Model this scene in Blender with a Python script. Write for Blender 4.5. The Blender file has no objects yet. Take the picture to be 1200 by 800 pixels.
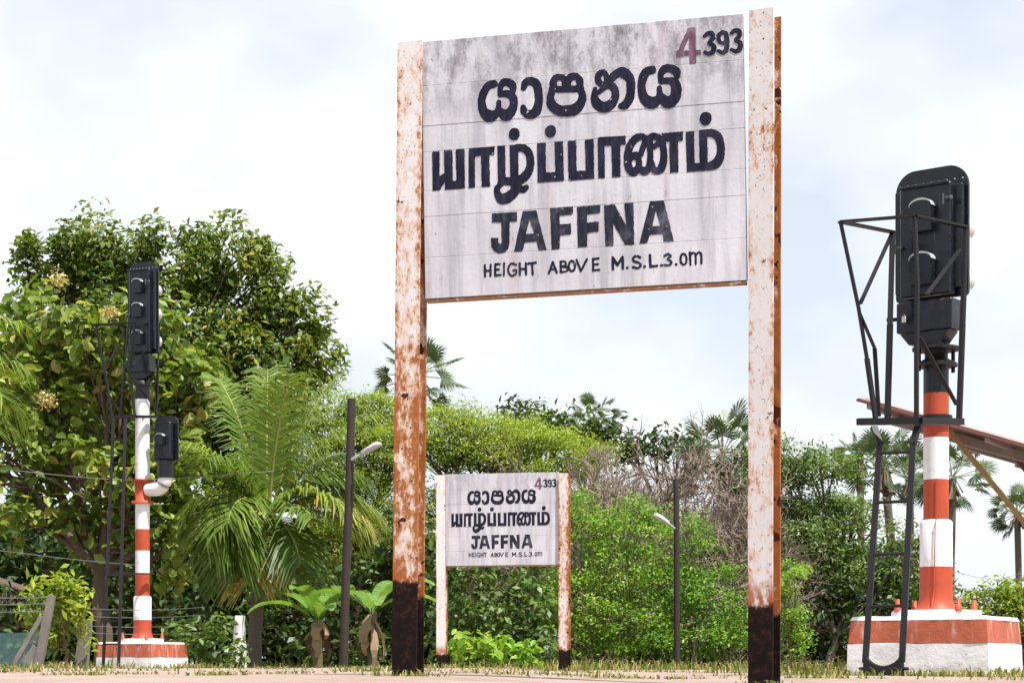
import bpy, math, random
import numpy as np
from mathutils import Vector, Matrix

R = math.radians
scene = bpy.context.scene
COL = scene.collection

# ------------------------------------------------------------------ camera, world, sun, exposure
FPX, HOR = 2400.0, 779.0          # focal length and horizon row, in pixels of the 1200 x 800 photograph
cam_d = bpy.data.cameras.new('camera')
cam = bpy.data.objects.new('camera', cam_d)
COL.objects.link(cam)
cam.location = (0, 0, 0)
cam.rotation_euler = (R(90), 0, 0)
cam_d.sensor_width = 36.0
cam_d.lens = FPX / 1200 * 36.0
cam_d.shift_y = (HOR - 400) / 1200
cam_d.clip_start = 0.05
cam_d.clip_end = 3000
scene.camera = cam

SUN_EL, SUN_AZ = R(65), R(136)
sdir = Vector((math.sin(SUN_AZ) * math.cos(SUN_EL), math.cos(SUN_AZ) * math.cos(SUN_EL), math.sin(SUN_EL)))
world = bpy.data.worlds.new('World')
scene.world = world
world.use_nodes = True
wn, wl = world.node_tree.nodes, world.node_tree.links
wn.clear()
w_out = wn.new('ShaderNodeOutputWorld')
w_bg = wn.new('ShaderNodeBackground')
w_bg.inputs['Strength'].default_value = 0.10
sky = wn.new('ShaderNodeTexSky')
sky.sky_type = 'NISHITA'
sky.sun_disc = False
sky.sun_elevation = SUN_EL
sky.sun_rotation = SUN_AZ
sky.dust_density = 2.0
sky.air_density = 1.0
w_tc = wn.new('ShaderNodeTexCoord')
w_map = wn.new('ShaderNodeMapping')
w_map.inputs['Scale'].default_value = (1.0, 1.0, 1.5)
w_map.inputs['Location'].default_value = (0.37, 0.0, 0.12)
w_n1 = wn.new('ShaderNodeTexNoise')
w_n1.inputs['Scale'].default_value = 5.0
w_n1.inputs['Detail'].default_value = 4.0
w_n1.inputs['Roughness'].default_value = 0.52
w_r = wn.new('ShaderNodeValToRGB')
w_r.color_ramp.elements[0].position = 0.36
w_r.color_ramp.elements[0].color = (0.60, 0.60, 0.60, 1)
w_r.color_ramp.elements[1].position = 0.56
w_r.color_ramp.elements[1].color = (1.0, 1.0, 1.0, 1)
w_mix = wn.new('ShaderNodeMix')
w_mix.data_type = 'RGBA'
w_mix.inputs['B'].default_value = (6.15, 6.38, 6.75, 1)
wl.new(w_tc.outputs['Generated'], w_map.inputs['Vector'])
wl.new(w_map.outputs['Vector'], w_n1.inputs['Vector'])
wl.new(w_n1.outputs['Fac'], w_r.inputs['Fac'])
wl.new(w_r.outputs['Color'], w_mix.inputs['Factor'])
wl.new(sky.outputs['Color'], w_mix.inputs['A'])
wl.new(w_mix.outputs['Result'], w_bg.inputs['Color'])
wl.new(w_bg.outputs['Background'], w_out.inputs['Surface'])

sun_d = bpy.data.lights.new('sun', 'SUN')
sun_d.energy = 5.0
sun_d.angle = R(0.53)
sun_d.color = (1.0, 0.965, 0.91)
sun = bpy.data.objects.new('sun', sun_d)
COL.objects.link(sun)
sun.rotation_euler = (-sdir).to_track_quat('-Z', 'Y').to_euler()
sun.location = sdir * 60

scene.view_settings.view_transform = 'Standard'
scene.view_settings.look = 'None'
scene.view_settings.exposure = 0.74
scene.view_settings.gamma = 1.0
scene.view_settings.use_curve_mapping = False
scene.cycles.max_bounces = 6
scene.cycles.transmission_bounces = 4
scene.cycles.sample_clamp_indirect = 6


# ------------------------------------------------------------------ helpers
def P(px, py, Y):
    """direction of a photo pixel, taken at depth Y"""
    return Vector(((px - 600) / FPX * Y, Y, (HOR - py) / FPX * Y))


def ss(t):
    t = max(0.0, min(1.0, t))
    return t * t * (3 - 2 * t)


def gz(x, y):
    """height of the ground; the camera stands at z = 0"""
    z = -0.045 - 0.034 * ss((x + 0.35) / 1.35) - 0.03 * ss((11.5 - y) / 4.0)
    z += 0.008 * math.sin(x * 1.9 + y * 0.7) * math.sin(y * 1.1 - x * 0.6)
    z -= 1.45 * ss((7.0 - y) / 0.6)
    return z


class MB:
    """collects shapes for one mesh"""
    def __init__(s):
        s.v, s.f, s.m, s.sm = [], [], [], []

    def add(s, verts, faces, mi=0, smooth=False):
        o = len(s.v)
        s.v += [tuple(p) for p in verts]
        s.f += [tuple(i + o for i in f) for f in faces]
        s.m += [mi] * len(faces)
        s.sm += [smooth] * len(faces)

    def box(s, c, size, mi=0, mat=None, bev=0.0):
        x, y, z = (d / 2 for d in size)
        if bev > 0:
            b = min(bev, x * .9, y * .9, z * .9)
            vs = []
            for sx in (-1, 1):
                for sy in (-1, 1):
                    for sz in (-1, 1):
                        vs += [(sx * (x - b), sy * (y - b), sz * z), (sx * (x - b), sy * y, sz * (z - b)),
                               (sx * x, sy * (y - b), sz * (z - b))]
            def ix(sx, sy, sz, k): return ((sx > 0) * 4 + (sy > 0) * 2 + (sz > 0)) * 3 + k
            fs = []
            for q in (-1, 1):
                a = [ix(-1, -1, q, 0), ix(1, -1, q, 0), ix(1, 1, q, 0), ix(-1, 1, q, 0)]
                fs.append(a if q > 0 else a[::-1])
                a = [ix(-1, q, -1, 1), ix(1, q, -1, 1), ix(1, q, 1, 1), ix(-1, q, 1, 1)]
                fs.append(a if q < 0 else a[::-1])
                a = [ix(q, -1, -1, 2), ix(q, 1, -1, 2), ix(q, 1, 1, 2), ix(q, -1, 1, 2)]
                fs.append(a if q > 0 else a[::-1])
            for a in (-1, 1):
                for b2 in (-1, 1):
                    fs.append([ix(-1, a, b2, 0), ix(1, a, b2, 0), ix(1, a, b2, 1), ix(-1, a, b2, 1)])
                    fs.append([ix(a, -1, b2, 0), ix(a, 1, b2, 0), ix(a, 1, b2, 2), ix(a, -1, b2, 2)])
                    fs.append([ix(a, b2, -1, 1), ix(a, b2, 1, 1), ix(a, b2, 1, 2), ix(a, b2, -1, 2)])
                    for c2 in (-1, 1):
                        fs.append([ix(a, b2, c2, 0), ix(a, b2, c2, 1), ix(a, b2, c2, 2)])
        else:
            vs = [(sx * x, sy * y, sz * z) for sx in (-1, 1) for sy in (-1, 1) for sz in (-1, 1)]
            fs = [(0, 1, 3, 2), (4, 6, 7, 5), (0, 4, 5, 1), (2, 3, 7, 6), (0, 2, 6, 4), (1, 5, 7, 3)]
        c = Vector(c)
        vs = [(mat @ Vector(p) if mat else Vector(p)) + c for p in vs]
        s.add(vs, fs, mi)

    def bar(s, a, b, w, t, mi=0, roll=0.0):
        """rectangular bar from a to b, w wide and t thick"""
        a, b = Vector(a), Vector(b)
        d = b - a
        q = d.to_track_quat('Z', 'Y').to_matrix() @ Matrix.Rotation(roll, 3, 'Z')
        s.box((a + b) / 2, (w, t, d.length), mi, q)

    def tube(s, pts, rad, n=8, mi=0, smooth=True, cap=True):
        pts = [Vector(p) for p in pts]
        if not isinstance(rad, (list, tuple)):
            rad = [rad] * len(pts)
        vs, fs = [], []
        ref = Vector((0.31, 0.17, 0.93))
        for i, p in enumerate(pts):
            d = (pts[min(i + 1, len(pts) - 1)] - pts[max(i - 1, 0)])
            d = d.normalized() if d.length > 1e-9 else Vector((0, 0, 1))
            if abs(d.dot(ref)) > 0.95:
                rr = Vector((1, 0.1, 0))
            else:
                rr = ref
            u = d.cross(rr).normalized()
            w = d.cross(u)
            for k in range(n):
                a = 2 * math.pi * k / n
                vs.append(p + (u * math.cos(a) + w * math.sin(a)) * rad[i])
        for i in range(len(pts) - 1):
            for k in range(n):
                k2 = (k + 1) % n
                fs.append((i * n + k, (i + 1) * n + k, (i + 1) * n + k2, i * n + k2))
        s.add(vs, fs, mi, smooth)
        if cap:
            s.add([vs[k] for k in range(n)], [tuple(range(n))], mi)
            e = (len(pts) - 1) * n
            s.add([vs[e + k] for k in range(n)], [tuple(range(n))[::-1]], mi)

    def lathe(s, prof, n=24, mi=0, smooth=True, c=(0, 0, 0)):
        """prof: (radius, z) list"""
        vs, fs = [], []
        for r, z in prof:
            for k in range(n):
                a = 2 * math.pi * k / n
                vs.append((c[0] + r * math.cos(a), c[1] + r * math.sin(a), c[2] + z))
        for i in range(len(prof) - 1):
            for k in range(n):
                k2 = (k + 1) % n
                fs.append((i * n + k, i * n + k2, (i + 1) * n + k2, (i + 1) * n + k))
        s.add(vs, fs, mi, smooth)
        s.add([vs[k] for k in range(n)], [tuple(range(n))[::-1]], mi)
        e = (len(prof) - 1) * n
        s.add([vs[e + k] for k in range(n)], [tuple(range(n))], mi)

    def prism(s, poly, y0, y1, mi=0, mi_front=None):
        """outline in x,z extruded along y"""
        n = len(poly)
        vs = [(x, y0, z) for x, z in poly] + [(x, y1, z) for x, z in poly]
        fs = [tuple(range(n)), tuple(range(n, 2 * n))[::-1]]
        s.add(vs, fs[:1], mi if mi_front is None else mi_front)
        s.add(vs, fs[1:], mi)
        s.add(vs, [(i, i + n, (i + 1) % n + n, (i + 1) % n) for i in range(n)], mi)

    def mesh(s, name, mats):
        me = bpy.data.meshes.new(name)
        me.from_pydata(s.v, [], s.f)
        for m in mats:
            me.materials.append(m)
        me.polygons.foreach_set('material_index', s.m)
        me.polygons.foreach_set('use_smooth', s.sm)
        me.update()
        return me

    def build(s, name, mats, parent=None, loc=(0, 0, 0), rot=(0, 0, 0)):
        if not isinstance(mats, (list, tuple)):
            mats = [mats]
        return link(name, s.mesh(name, mats), parent, loc, rot)


def link(name, me, parent=None, loc=(0, 0, 0), rot=(0, 0, 0)):
    o = bpy.data.objects.new(name, me)
    COL.objects.link(o)
    o.parent = parent
    o.location = loc
    o.rotation_euler = rot
    return o


def tag(o, label=None, cat=None, group=None, kind=None):
    if label: o['label'] = label
    if cat: o['category'] = cat
    if group: o['group'] = group
    if kind: o['kind'] = kind
    return o


def thing(name, label, cat, loc=(0, 0, 0), rz=0.0, group=None):
    o = link(name, None, None, loc, (0, 0, rz))
    o.empty_display_size = 0.2
    return tag(o, label, cat, group)


# ------------------------------------------------------------------ node materials
class M:
    def __init__(s, name):
        s.mat = bpy.data.materials.new(name)
        s.mat.use_nodes = True
        s.t = s.mat.node_tree
        s.n, s.l = s.t.nodes, s.t.links
        s.n.clear()
        s.out = s.n.new('ShaderNodeOutputMaterial')
        s.bsdf = s.n.new('ShaderNodeBsdfPrincipled')
        s.l.new(s.bsdf.outputs[0], s.out.inputs[0])

    def put(s, sock, val):
        if isinstance(val, bpy.types.NodeSocket):
            s.l.new(val, sock)
        elif isinstance(val, (tuple, list)) and len(val) == 3 and sock.type == 'RGBA':
            sock.default_value = (*val, 1)
        else:
            sock.default_value = val

    def set(s, **kw):
        names = dict(color='Base Color', rough='Roughness', metal='Metallic', normal='Normal', spec='Specular IOR Level')
        for k, v in kw.items():
            s.put(s.bsdf.inputs[names[k]], v)
        return s

    def coord(s, kind='Object', scale=(1, 1, 1), loc=(0, 0, 0)):
        tc = s.n.new('ShaderNodeTexCoord')
        mp = s.n.new('ShaderNodeMapping')
        mp.inputs['Scale'].default_value = scale
        mp.inputs['Location'].default_value = loc
        s.l.new(tc.outputs[kind], mp.inputs['Vector'])
        return mp.outputs[0]

    def noise(s, vec, scale=5, detail=4, rough=0.55, dist=0.0):
        n = s.n.new('ShaderNodeTexNoise')
        s.l.new(vec, n.inputs['Vector'])
        n.inputs['Scale'].default_value = scale
        n.inputs['Detail'].default_value = detail
        n.inputs['Roughness'].default_value = rough
        n.inputs['Distortion'].default_value = dist
        return n.outputs['Fac']

    def ramp(s, fac, stops):
        r = s.n.new('ShaderNodeValToRGB')
        e = r.color_ramp.elements
        while len(e) < len(stops):
            e.new(0.5)
        for k, (p, c) in enumerate(stops):
            e[k].position = p
            e[k].color = (*c, 1) if isinstance(c, (tuple, list)) else (c, c, c, 1)
        s.put(r.inputs['Fac'], fac)
        return r.outputs['Color']

    def step(s, fac, a, b):
        n = s.n.new('ShaderNodeMapRange')
        n.interpolation_type = 'SMOOTHSTEP'
        s.put(n.inputs['Value'], fac)
        n.inputs['From Min'].default_value = a
        n.inputs['From Max'].default_value = b
        return n.outputs[0]

    def math(s, op, a, b=0.0):
        n = s.n.new('ShaderNodeMath')
        n.operation = op
        s.put(n.inputs[0], a)
        s.put(n.inputs[1], b)
        return n.outputs[0]

    def mix(s, fac, a, b, mode='MIX'):
        n = s.n.new('ShaderNodeMix')
        n.data_type = 'RGBA'
        n.blend_type = mode
        s.put(n.inputs['Factor'], fac)
        s.put(n.inputs['A'], a)
        s.put(n.inputs['B'], b)
        return n.outputs['Result']

    def sep(s, vec, k):
        n = s.n.new('ShaderNodeSeparateXYZ')
        s.l.new(vec, n.inputs[0])
        return n.outputs[k]

    def bump(s, h, strength=0.3, dist=0.01):
        n = s.n.new('ShaderNodeBump')
        n.inputs['Strength'].default_value = strength
        n.inputs['Distance'].default_value = dist
        s.put(n.inputs['Height'], h)
        s.l.new(n.outputs[0], s.bsdf.inputs['Normal'])
        return s


def plain(name, color, rough=0.6, var=0.25, scale=6.0, metal=0.0, dirt=None, bump=0.15, spec=0.4):
    m = M(name)
    v = m.coord()
    n = m.noise(v, scale, 6, 0.6)
    c = m.mix(m.math('MULTIPLY', n, 1.0), tuple(x * (1 - var) for x in color), tuple(min(1, x * (1 + var)) for x in color))
    if dirt:
        n2 = m.noise(v, scale * 2.3, 6, 0.65)
        c = m.mix(m.step(n2, 0.55, 0.72), c, dirt)
    m.set(color=c, rough=rough, metal=metal, spec=spec)
    if bump:
        m.bump(m.noise(v, scale * 6, 4, 0.6), bump, 0.006)
    return m.mat


def board_material(name, grime, seed, black_z=None):
    m = M(name)
    v = m.coord(loc=(seed, 0, 0))
    vs = m.coord(scale=(9, 9, 0.8), loc=(seed * 2, 0, 0))
    vf = m.coord(scale=(40, 40, 3), loc=(seed, 0, 0))
    big = m.noise(v, 2.2, 5, 0.6)
    streak = m.noise(vs, 1.6, 6, 0.65)
    fine = m.noise(vf, 1.0, 4, 0.6)
    z = m.sep(m.coord(), 2)
    c = m.mix(m.step(big, 0.3, 0.7), (0.455, 0.445, 0.48), (0.565, 0.555, 0.59))
    # grey rain streaks
    c = m.mix(m.math('MULTIPLY', m.step(streak, 0.42, 0.66), 0.62), c, (0.27, 0.26, 0.295))
    c = m.mix(m.math('MULTIPLY', m.step(fine, 0.45, 0.72), 0.40), c, (0.52, 0.49, 0.55))
    # mould along the head of the board
    head = m.step(z, 0.72, 1.22)
    mould = m.math('MULTIPLY', m.math('MULTIPLY', head, m.step(m.noise(m.coord(scale=(1.3, 1, 0.6), loc=(seed, 0, 0)), 9, 8, 0.76), 0.40, 0.66)), grime * 0.9)
    c = m.mix(mould, c, (0.13, 0.12, 0.14))
    # pinkish rust runs
    pink = m.step(m.noise(m.coord(scale=(6, 6, 0.9), loc=(3.1 + seed, 0, 0)), 1.5, 5, 0.6), 0.56, 0.72)
    c = m.mix(m.math('MULTIPLY', pink, 0.26 * grime), c, (0.40, 0.25, 0.26))
    # flaked spots
    spot = m.step(m.noise(m.coord(scale=(1, 1, 0.55), loc=(seed, 0, 0)), 24, 6, 0.72), 0.635, 0.70)
    c = m.mix(m.math('MULTIPLY', spot, 0.75), c, (0.20, 0.185, 0.20))
    m.set(color=c, rough=0.62, spec=0.35)
    m.bump(m.math('ADD', m.noise(vf, 1.4, 4, 0.6), m.noise(v, 40, 5, 0.6)), 0.25, 0.004)
    return m.mat


def letter_material(name, base, worn, amount, seed=0.0):
    m = M(name)
    v = m.coord(loc=(seed, 0, 0))
    n = m.noise(m.coord(scale=(3, 3, 2), loc=(seed, 0, 0)), 2.6, 6, 0.68)
    n2 = m.noise(m.coord(scale=(30, 30, 6)), 1.5, 5, 0.6)
    c = m.mix(m.step(n2, 0.35, 0.75), base, tuple(min(1, b * 2.1 + 0.006) for b in base))
    c = m.mix(m.math('MULTIPLY', m.step(n, 0.52, 0.78), amount), c, worn)
    fl = m.step(m.noise(v, 22, 6, 0.7), 0.665, 0.70)
    c = m.mix(m.math('MULTIPLY', fl, amount * 1.3), c, (0.62, 0.60, 0.66))
    m.set(color=c, rough=0.7, spec=0.12)
    return m.mat


def post_material(name, rust_lo, rust_hi, z0, z1, black_z, seed, edge=0.0):
    """white paint over rusting steel; rust amount runs from rust_lo at height z0 to rust_hi at z1"""
    m = M(name)
    v = m.coord(loc=(seed, seed * 0.7, 0))
    z = m.sep(m.coord(), 2)
    amt = m.n.new('ShaderNodeMapRange')
    m.put(amt.inputs['Value'], z)
    amt.inputs['From Min'].default_value = z0
    amt.inputs['From Max'].default_value = z1
    amt.inputs['To Min'].default_value = rust_lo
    amt.inputs['To Max'].default_value = rust_hi
    n = m.noise(m.coord(scale=(1.4, 1.4, 0.75), loc=(seed, 0, seed)), 21, 8, 0.78)
    n = m.math('ADD', n, m.math('MULTIPLY', m.math('SUBTRACT', m.noise(v, 2.6, 4, 0.55), 0.5), 0.5))
    ex_ = m.math('ABSOLUTE', m.sep(m.coord(), 0))
    n = m.math('ADD', n, m.math('MULTIPLY', m.step(ex_, 0.03, 0.066), 0.10))
    r = m.math('ADD', n, amt.outputs[0])
    rust = m.mix(m.noise(v, 24, 5, 0.7), (0.10, 0.026, 0.010), (0.50, 0.185, 0.055))
    paint = m.mix(m.noise(v, 3, 4, 0.6), (0.58, 0.545, 0.545), (0.70, 0.67, 0.665))
    stain = m.mix(m.step(r, 0.44, 0.66), paint, (0.55, 0.34, 0.22))
    c = m.mix(m.step(r, 0.58, 0.68), stain, rust)
    pit = m.step(m.math('ADD', m.noise(v, 15, 4, 0.6), m.math('MULTIPLY', amt.outputs[0], 0.2)), 0.655, 0.69)
    c = m.mix(pit, c, (0.045, 0.013, 0.008))
    sp = m.step(m.noise(m.coord(scale=(1, 1, 0.7), loc=(seed * 3, 0, 0)), 62, 4, 0.7), 0.615, 0.665)
    c = m.mix(m.math('MULTIPLY', sp, 0.85), c, (0.19, 0.075, 0.035))
    blob = m.step(m.math('ADD', m.noise(m.coord(loc=(seed * 5, 0, 2)), 9, 3, 0.55), m.math('MULTIPLY', amt.outputs[0], 0.4)), 0.70, 0.72)
    c = m.mix(blob, c, (0.06, 0.014, 0.008))
    if black_z is not None:
        zz = m.math('ADD', z, m.math('MULTIPLY', m.math('SUBTRACT', m.noise(v, 17, 7, 0.78), 0.5), 0.11))
        near = m.math('SUBTRACT', 1.0, m.step(zz, black_z, black_z + 0.17))
        c = m.mix(m.math('MULTIPLY', near, m.step(n, 0.42, 0.56)), c, (0.30, 0.09, 0.025))
        blk = m.mix(m.step(m.noise(v, 30, 6, 0.75), 0.46, 0.70), (0.006, 0.003, 0.003), (0.045, 0.016, 0.010))
        c = m.mix(m.math('SUBTRACT', 1.0, m.step(zz, black_z - 0.016, black_z + 0.012)), c, blk)
    m.set(color=c, rough=0.8, spec=0.15)
    m.bump(r, 0.22, 0.004)
    return m.mat


def leaf_material(name, stops, trans=0.35, rough=0.45, spec=0.35):
    m = M(name)
    a = m.n.new('ShaderNodeAttribute')
    a.attribute_name = 'tint'
    c = m.ramp(a.outputs['Fac'], [(p, tuple(q * 1.22 for q in col)) for p, col in stops])
    m.set(color=c, rough=rough, spec=spec)
    tr = m.n.new('ShaderNodeBsdfTranslucent')
    c2 = m.mix(1.0, c, (1.25, 1.25, 0.55), 'MULTIPLY')
    m.l.new(c2, tr.inputs['Color'])
    mx = m.n.new('ShaderNodeMixShader')
    mx.inputs[0].default_value = trans
    m.l.new(m.bsdf.outputs[0], mx.inputs[1])
    m.l.new(tr.outputs[0], mx.inputs[2])
    m.l.new(mx.outputs[0], m.out.inputs[0])
    return m.mat


MAT = {}
MAT['white_paint'] = plain('white gloss paint', (0.72, 0.72, 0.73), 0.5, 0.10, 5, dirt=(0.50, 0.47, 0.44))
MAT['orange_paint'] = plain('orange red paint', (0.39, 0.056, 0.020), 0.55, 0.28, 6, dirt=(0.30, 0.05, 0.022))
MAT['black_paint'] = plain('black signal paint', (0.006, 0.007, 0.011), 0.34, 0.4, 9, dirt=(0.016, 0.017, 0.022))
m = M('drip marked black paint')
v = m.coord()
n = m.noise(v, 6, 6, 0.6)
c = m.mix(n, (0.004, 0.005, 0.009), (0.014, 0.016, 0.024))
dr = m.math('MULTIPLY', m.step(m.noise(m.coord(scale=(16, 16, 1.3)), 1.5, 5, 0.7), 0.60, 0.72), m.step(m.noise(v, 5, 3, 0.5), 0.40, 0.62))
c = m.mix(m.math('MULTIPLY', dr, 0.7), c, (0.10, 0.105, 0.12))
c = m.mix(m.math('MULTIPLY', m.step(m.noise(v, 38, 4, 0.7), 0.66, 0.71), 0.6), c, (0.13, 0.13, 0.14))
m.set(color=c, rough=m.step(n, 0.0, 1.4), spec=0.4)
m.bump(m.noise(v, 25, 4, 0.6), 0.12, 0.005)
MAT['black_head'] = m.mat
MAT['black_steel'] = plain('black painted steel', (0.006, 0.005, 0.006), 0.5, 0.4, 12, dirt=(0.02, 0.014, 0.012))
MAT['dark_pole'] = plain('dark tarred pole', (0.028, 0.020, 0.016), 0.75, 0.5, 7, dirt=(0.07, 0.045, 0.03))
MAT['lamp_white'] = plain('white lamp enamel', (0.72, 0.73, 0.74), 0.35, 0.06, 5)
MAT['lamp_grey'] = plain('grey lamp metal', (0.42, 0.43, 0.44), 0.4, 0.1, 5)
MAT['brass'] = plain('padlock metal', (0.55, 0.55, 0.55), 0.3, 0.1, 20, metal=0.6)
MAT['concrete'] = plain('weathered concrete', (0.16, 0.15, 0.135), 0.9, 0.35, 7, dirt=(0.14, 0.13, 0.11), bump=0.5)
MAT['pale_stone'] = plain('lime washed concrete', (0.55, 0.55, 0.56), 0.9, 0.3, 9, dirt=(0.24, 0.23, 0.22), bump=0.5)
MAT['wire'] = plain('galvanised wire', (0.20, 0.20, 0.20), 0.45, 0.2, 20, metal=0.5, bump=0)
MAT['bark'] = plain('brown bark', (0.105, 0.075, 0.052), 0.9, 0.5, 8, dirt=(0.21, 0.18, 0.15), bump=0.8)
MAT['grey_bark'] = plain('grey bark', (0.20, 0.175, 0.15), 0.9, 0.4, 8, dirt=(0.09, 0.07, 0.055), bump=0.7)
MAT['palm_bark'] = plain('palm bark', (0.13, 0.105, 0.085), 0.9, 0.4, 12, dirt=(0.05, 0.04, 0.032), bump=0.8)
MAT['dry_twig'] = plain('dry twig', (0.235, 0.185, 0.145), 0.9, 0.4, 3, bump=0)
MAT['dead_frond'] = plain('dead frond', (0.15, 0.105, 0.06), 0.8, 0.4, 6, bump=0)
MAT['roof_red'] = plain('maroon fascia', (0.13, 0.042, 0.038), 0.6, 0.25, 8)
MAT['roof_sheet'] = plain('grey roof sheet', (0.25, 0.22, 0.20), 0.7, 0.25, 6, dirt=(0.15, 0.13, 0.12))
MAT['brace'] = plain('ochre steel', (0.26, 0.165, 0.055), 0.6, 0.25, 8, dirt=(0.14, 0.075, 0.035))
MAT['hut_wall'] = plain('plastered wall', (0.34, 0.25, 0.19), 0.9, 0.25, 4, dirt=(0.2, 0.15, 0.12))
MAT['hut_roof'] = plain('old tiles', (0.09, 0.055, 0.042), 0.9, 0.3, 6, dirt=(0.1, 0.07, 0.05))
MAT['net'] = plain('green netting', (0.08, 0.18, 0.18), 0.7, 0.25, 8, bump=0)


def block_paint(name, col, scrape, amount):
    m = M(name)
    v = m.coord()
    n = m.noise(v, 3.2, 6, 0.62)
    c = m.mix(m.step(n, 0.3, 0.7), tuple(x * 0.72 for x in col), col)
    runs = m.noise(m.coord(scale=(9, 9, 1.4)), 1.5, 6, 0.66)
    c = m.mix(m.math('MULTIPLY', m.step(runs, 0.50, 0.70), amount), c, scrape)
    z_ = m.sep(m.coord(), 2)
    mud = m.math('MULTIPLY', m.math('SUBTRACT', 1.0, m.step(z_, 0.0, 0.12)), m.step(m.noise(v, 11, 6, 0.7), 0.42, 0.6))
    c = m.mix(m.math('MULTIPLY', mud, 0.7), c, (0.30, 0.22, 0.17))
    c = m.mix(m.math('MULTIPLY', m.step(m.noise(v, 30, 5, 0.7), 0.655, 0.69), 0.85), c, (0.22, 0.19, 0.17))
    m.set(color=c, rough=0.65, spec=0.3)
    m.bump(m.math('ADD', m.noise(v, 22, 6, 0.65), m.noise(v, 5, 3, 0.5)), 0.5, 0.012)
    return m.mat


MAT['block_red'] = block_paint('worn brick red paint', (0.42, 0.105, 0.055), (0.56, 0.40, 0.34), 0.8)
MAT['block_white'] = block_paint('white block paint', (0.76, 0.76, 0.77), (0.58, 0.56, 0.53), 0.5)

m = M('sandy ground')
v = m.coord('Object')
a = m.noise(v, 0.9, 6, 0.62)
b = m.noise(v, 9, 6, 0.7)
c = m.mix(m.step(a, 0.3, 0.7), (0.265, 0.19, 0.158), (0.315, 0.255, 0.222))
c = m.mix(m.math('MULTIPLY', m.step(b, 0.5, 0.72), 0.6), c, (0.27, 0.16, 0.12))
c = m.mix(m.math('MULTIPLY', m.step(m.noise(v, 45, 4, 0.7), 0.58, 0.70), 0.6), c, (0.50, 0.44, 0.40))
c = m.mix(m.math('MULTIPLY', m.step(m.noise(m.coord('Object', scale=(1, 0.35, 1), loc=(4, 2, 0)), 1.6, 6, 0.68), 0.54, 0.64), 0.55), c, (0.19, 0.125, 0.085))
far = m.step(m.sep(m.coord('Object'), 1), 31, 36)
litter = m.mix(m.noise(v, 6, 6, 0.7), (0.075, 0.055, 0.032), (0.19, 0.145, 0.085))
c = m.mix(far, c, litter)
m.set(color=c, rough=0.95, spec=0.15)
m.bump(m.math('ADD', m.noise(v, 30, 6, 0.7), b), 0.6, 0.02)
MAT['ground'] = m.mat

# foliage: dark .. light along the per-leaf tint
G = lambda *s: list(s)
MAT['leaf_dark'] = leaf_material('dark evergreen leaf', G((0, (0.032, 0.068, 0.012)), (0.5, (0.095, 0.140, 0.017)), (0.85, (0.185, 0.21, 0.026)), (1, (0.28, 0.24, 0.04))))
MAT['leaf_big'] = leaf_material('broad leaf', G((0, (0.058, 0.10, 0.016)), (0.5, (0.145, 0.205, 0.032)), (0.85, (0.25, 0.30, 0.065)), (1, (0.38, 0.34, 0.12))), 0.40, 0.42, 0.3)
MAT['leaf_lime'] = leaf_material('lime feather leaf', G((0, (0.11, 0.165, 0.018)), (0.5, (0.205, 0.275, 0.03)), (1, (0.31, 0.36, 0.05))), 0.45)
MAT['leaf_bright'] = leaf_material('bright bush leaf', G((0, (0.045, 0.115, 0.014)), (0.45, (0.128, 0.26, 0.024)), (0.85, (0.215, 0.35, 0.035)), (1, (0.30, 0.35, 0.08))), 0.42)
MAT['leaf_mid'] = leaf_material('mid green leaf', G((0, (0.035, 0.075, 0.018)), (0.5, (0.075, 0.135, 0.028)), (1, (0.15, 0.205, 0.045))), 0.33)
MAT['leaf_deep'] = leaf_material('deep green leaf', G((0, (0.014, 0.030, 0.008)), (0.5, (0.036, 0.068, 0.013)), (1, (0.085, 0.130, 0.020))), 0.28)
MAT['leaf_olive'] = leaf_material('olive grey leaf', G((0, (0.075, 0.08, 0.04)), (0.5, (0.14, 0.15, 0.065)), (1, (0.22, 0.22, 0.10))), 0.3)
MAT['leaf_palm'] = leaf_material('coconut leaflet', G((0, (0.055, 0.10, 0.016)), (0.55, (0.12, 0.185, 0.026)), (0.85, (0.21, 0.26, 0.045)), (1, (0.34, 0.23, 0.06))), 0.34, 0.42, 0.3)
MAT['leaf_fan'] = leaf_material('fan palm leaf', G((0, (0.035, 0.06, 0.03)), (0.5, (0.07, 0.105, 0.045)), (1, (0.125, 0.16, 0.07))), 0.25, 0.4, 0.45)
MAT['leaf_banana'] = leaf_material('banana leaf', G((0, (0.07, 0.14, 0.025)), (0.6, (0.13, 0.24, 0.045)), (1, (0.22, 0.30, 0.08))), 0.40, 0.35, 0.5)
MAT['grass'] = leaf_material('grass blade', G((0, (0.075, 0.115, 0.022)), (0.45, (0.15, 0.175, 0.045)), (0.7, (0.36, 0.30, 0.15)), (1, (0.52, 0.45, 0.28))), 0.3, 0.6, 0.2)
MAT['flower'] = leaf_material('cream flower spray', G((0, (0.30, 0.23, 0.10)), (1, (0.58, 0.47, 0.24))), 0.3, 0.7, 0.2)

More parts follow.
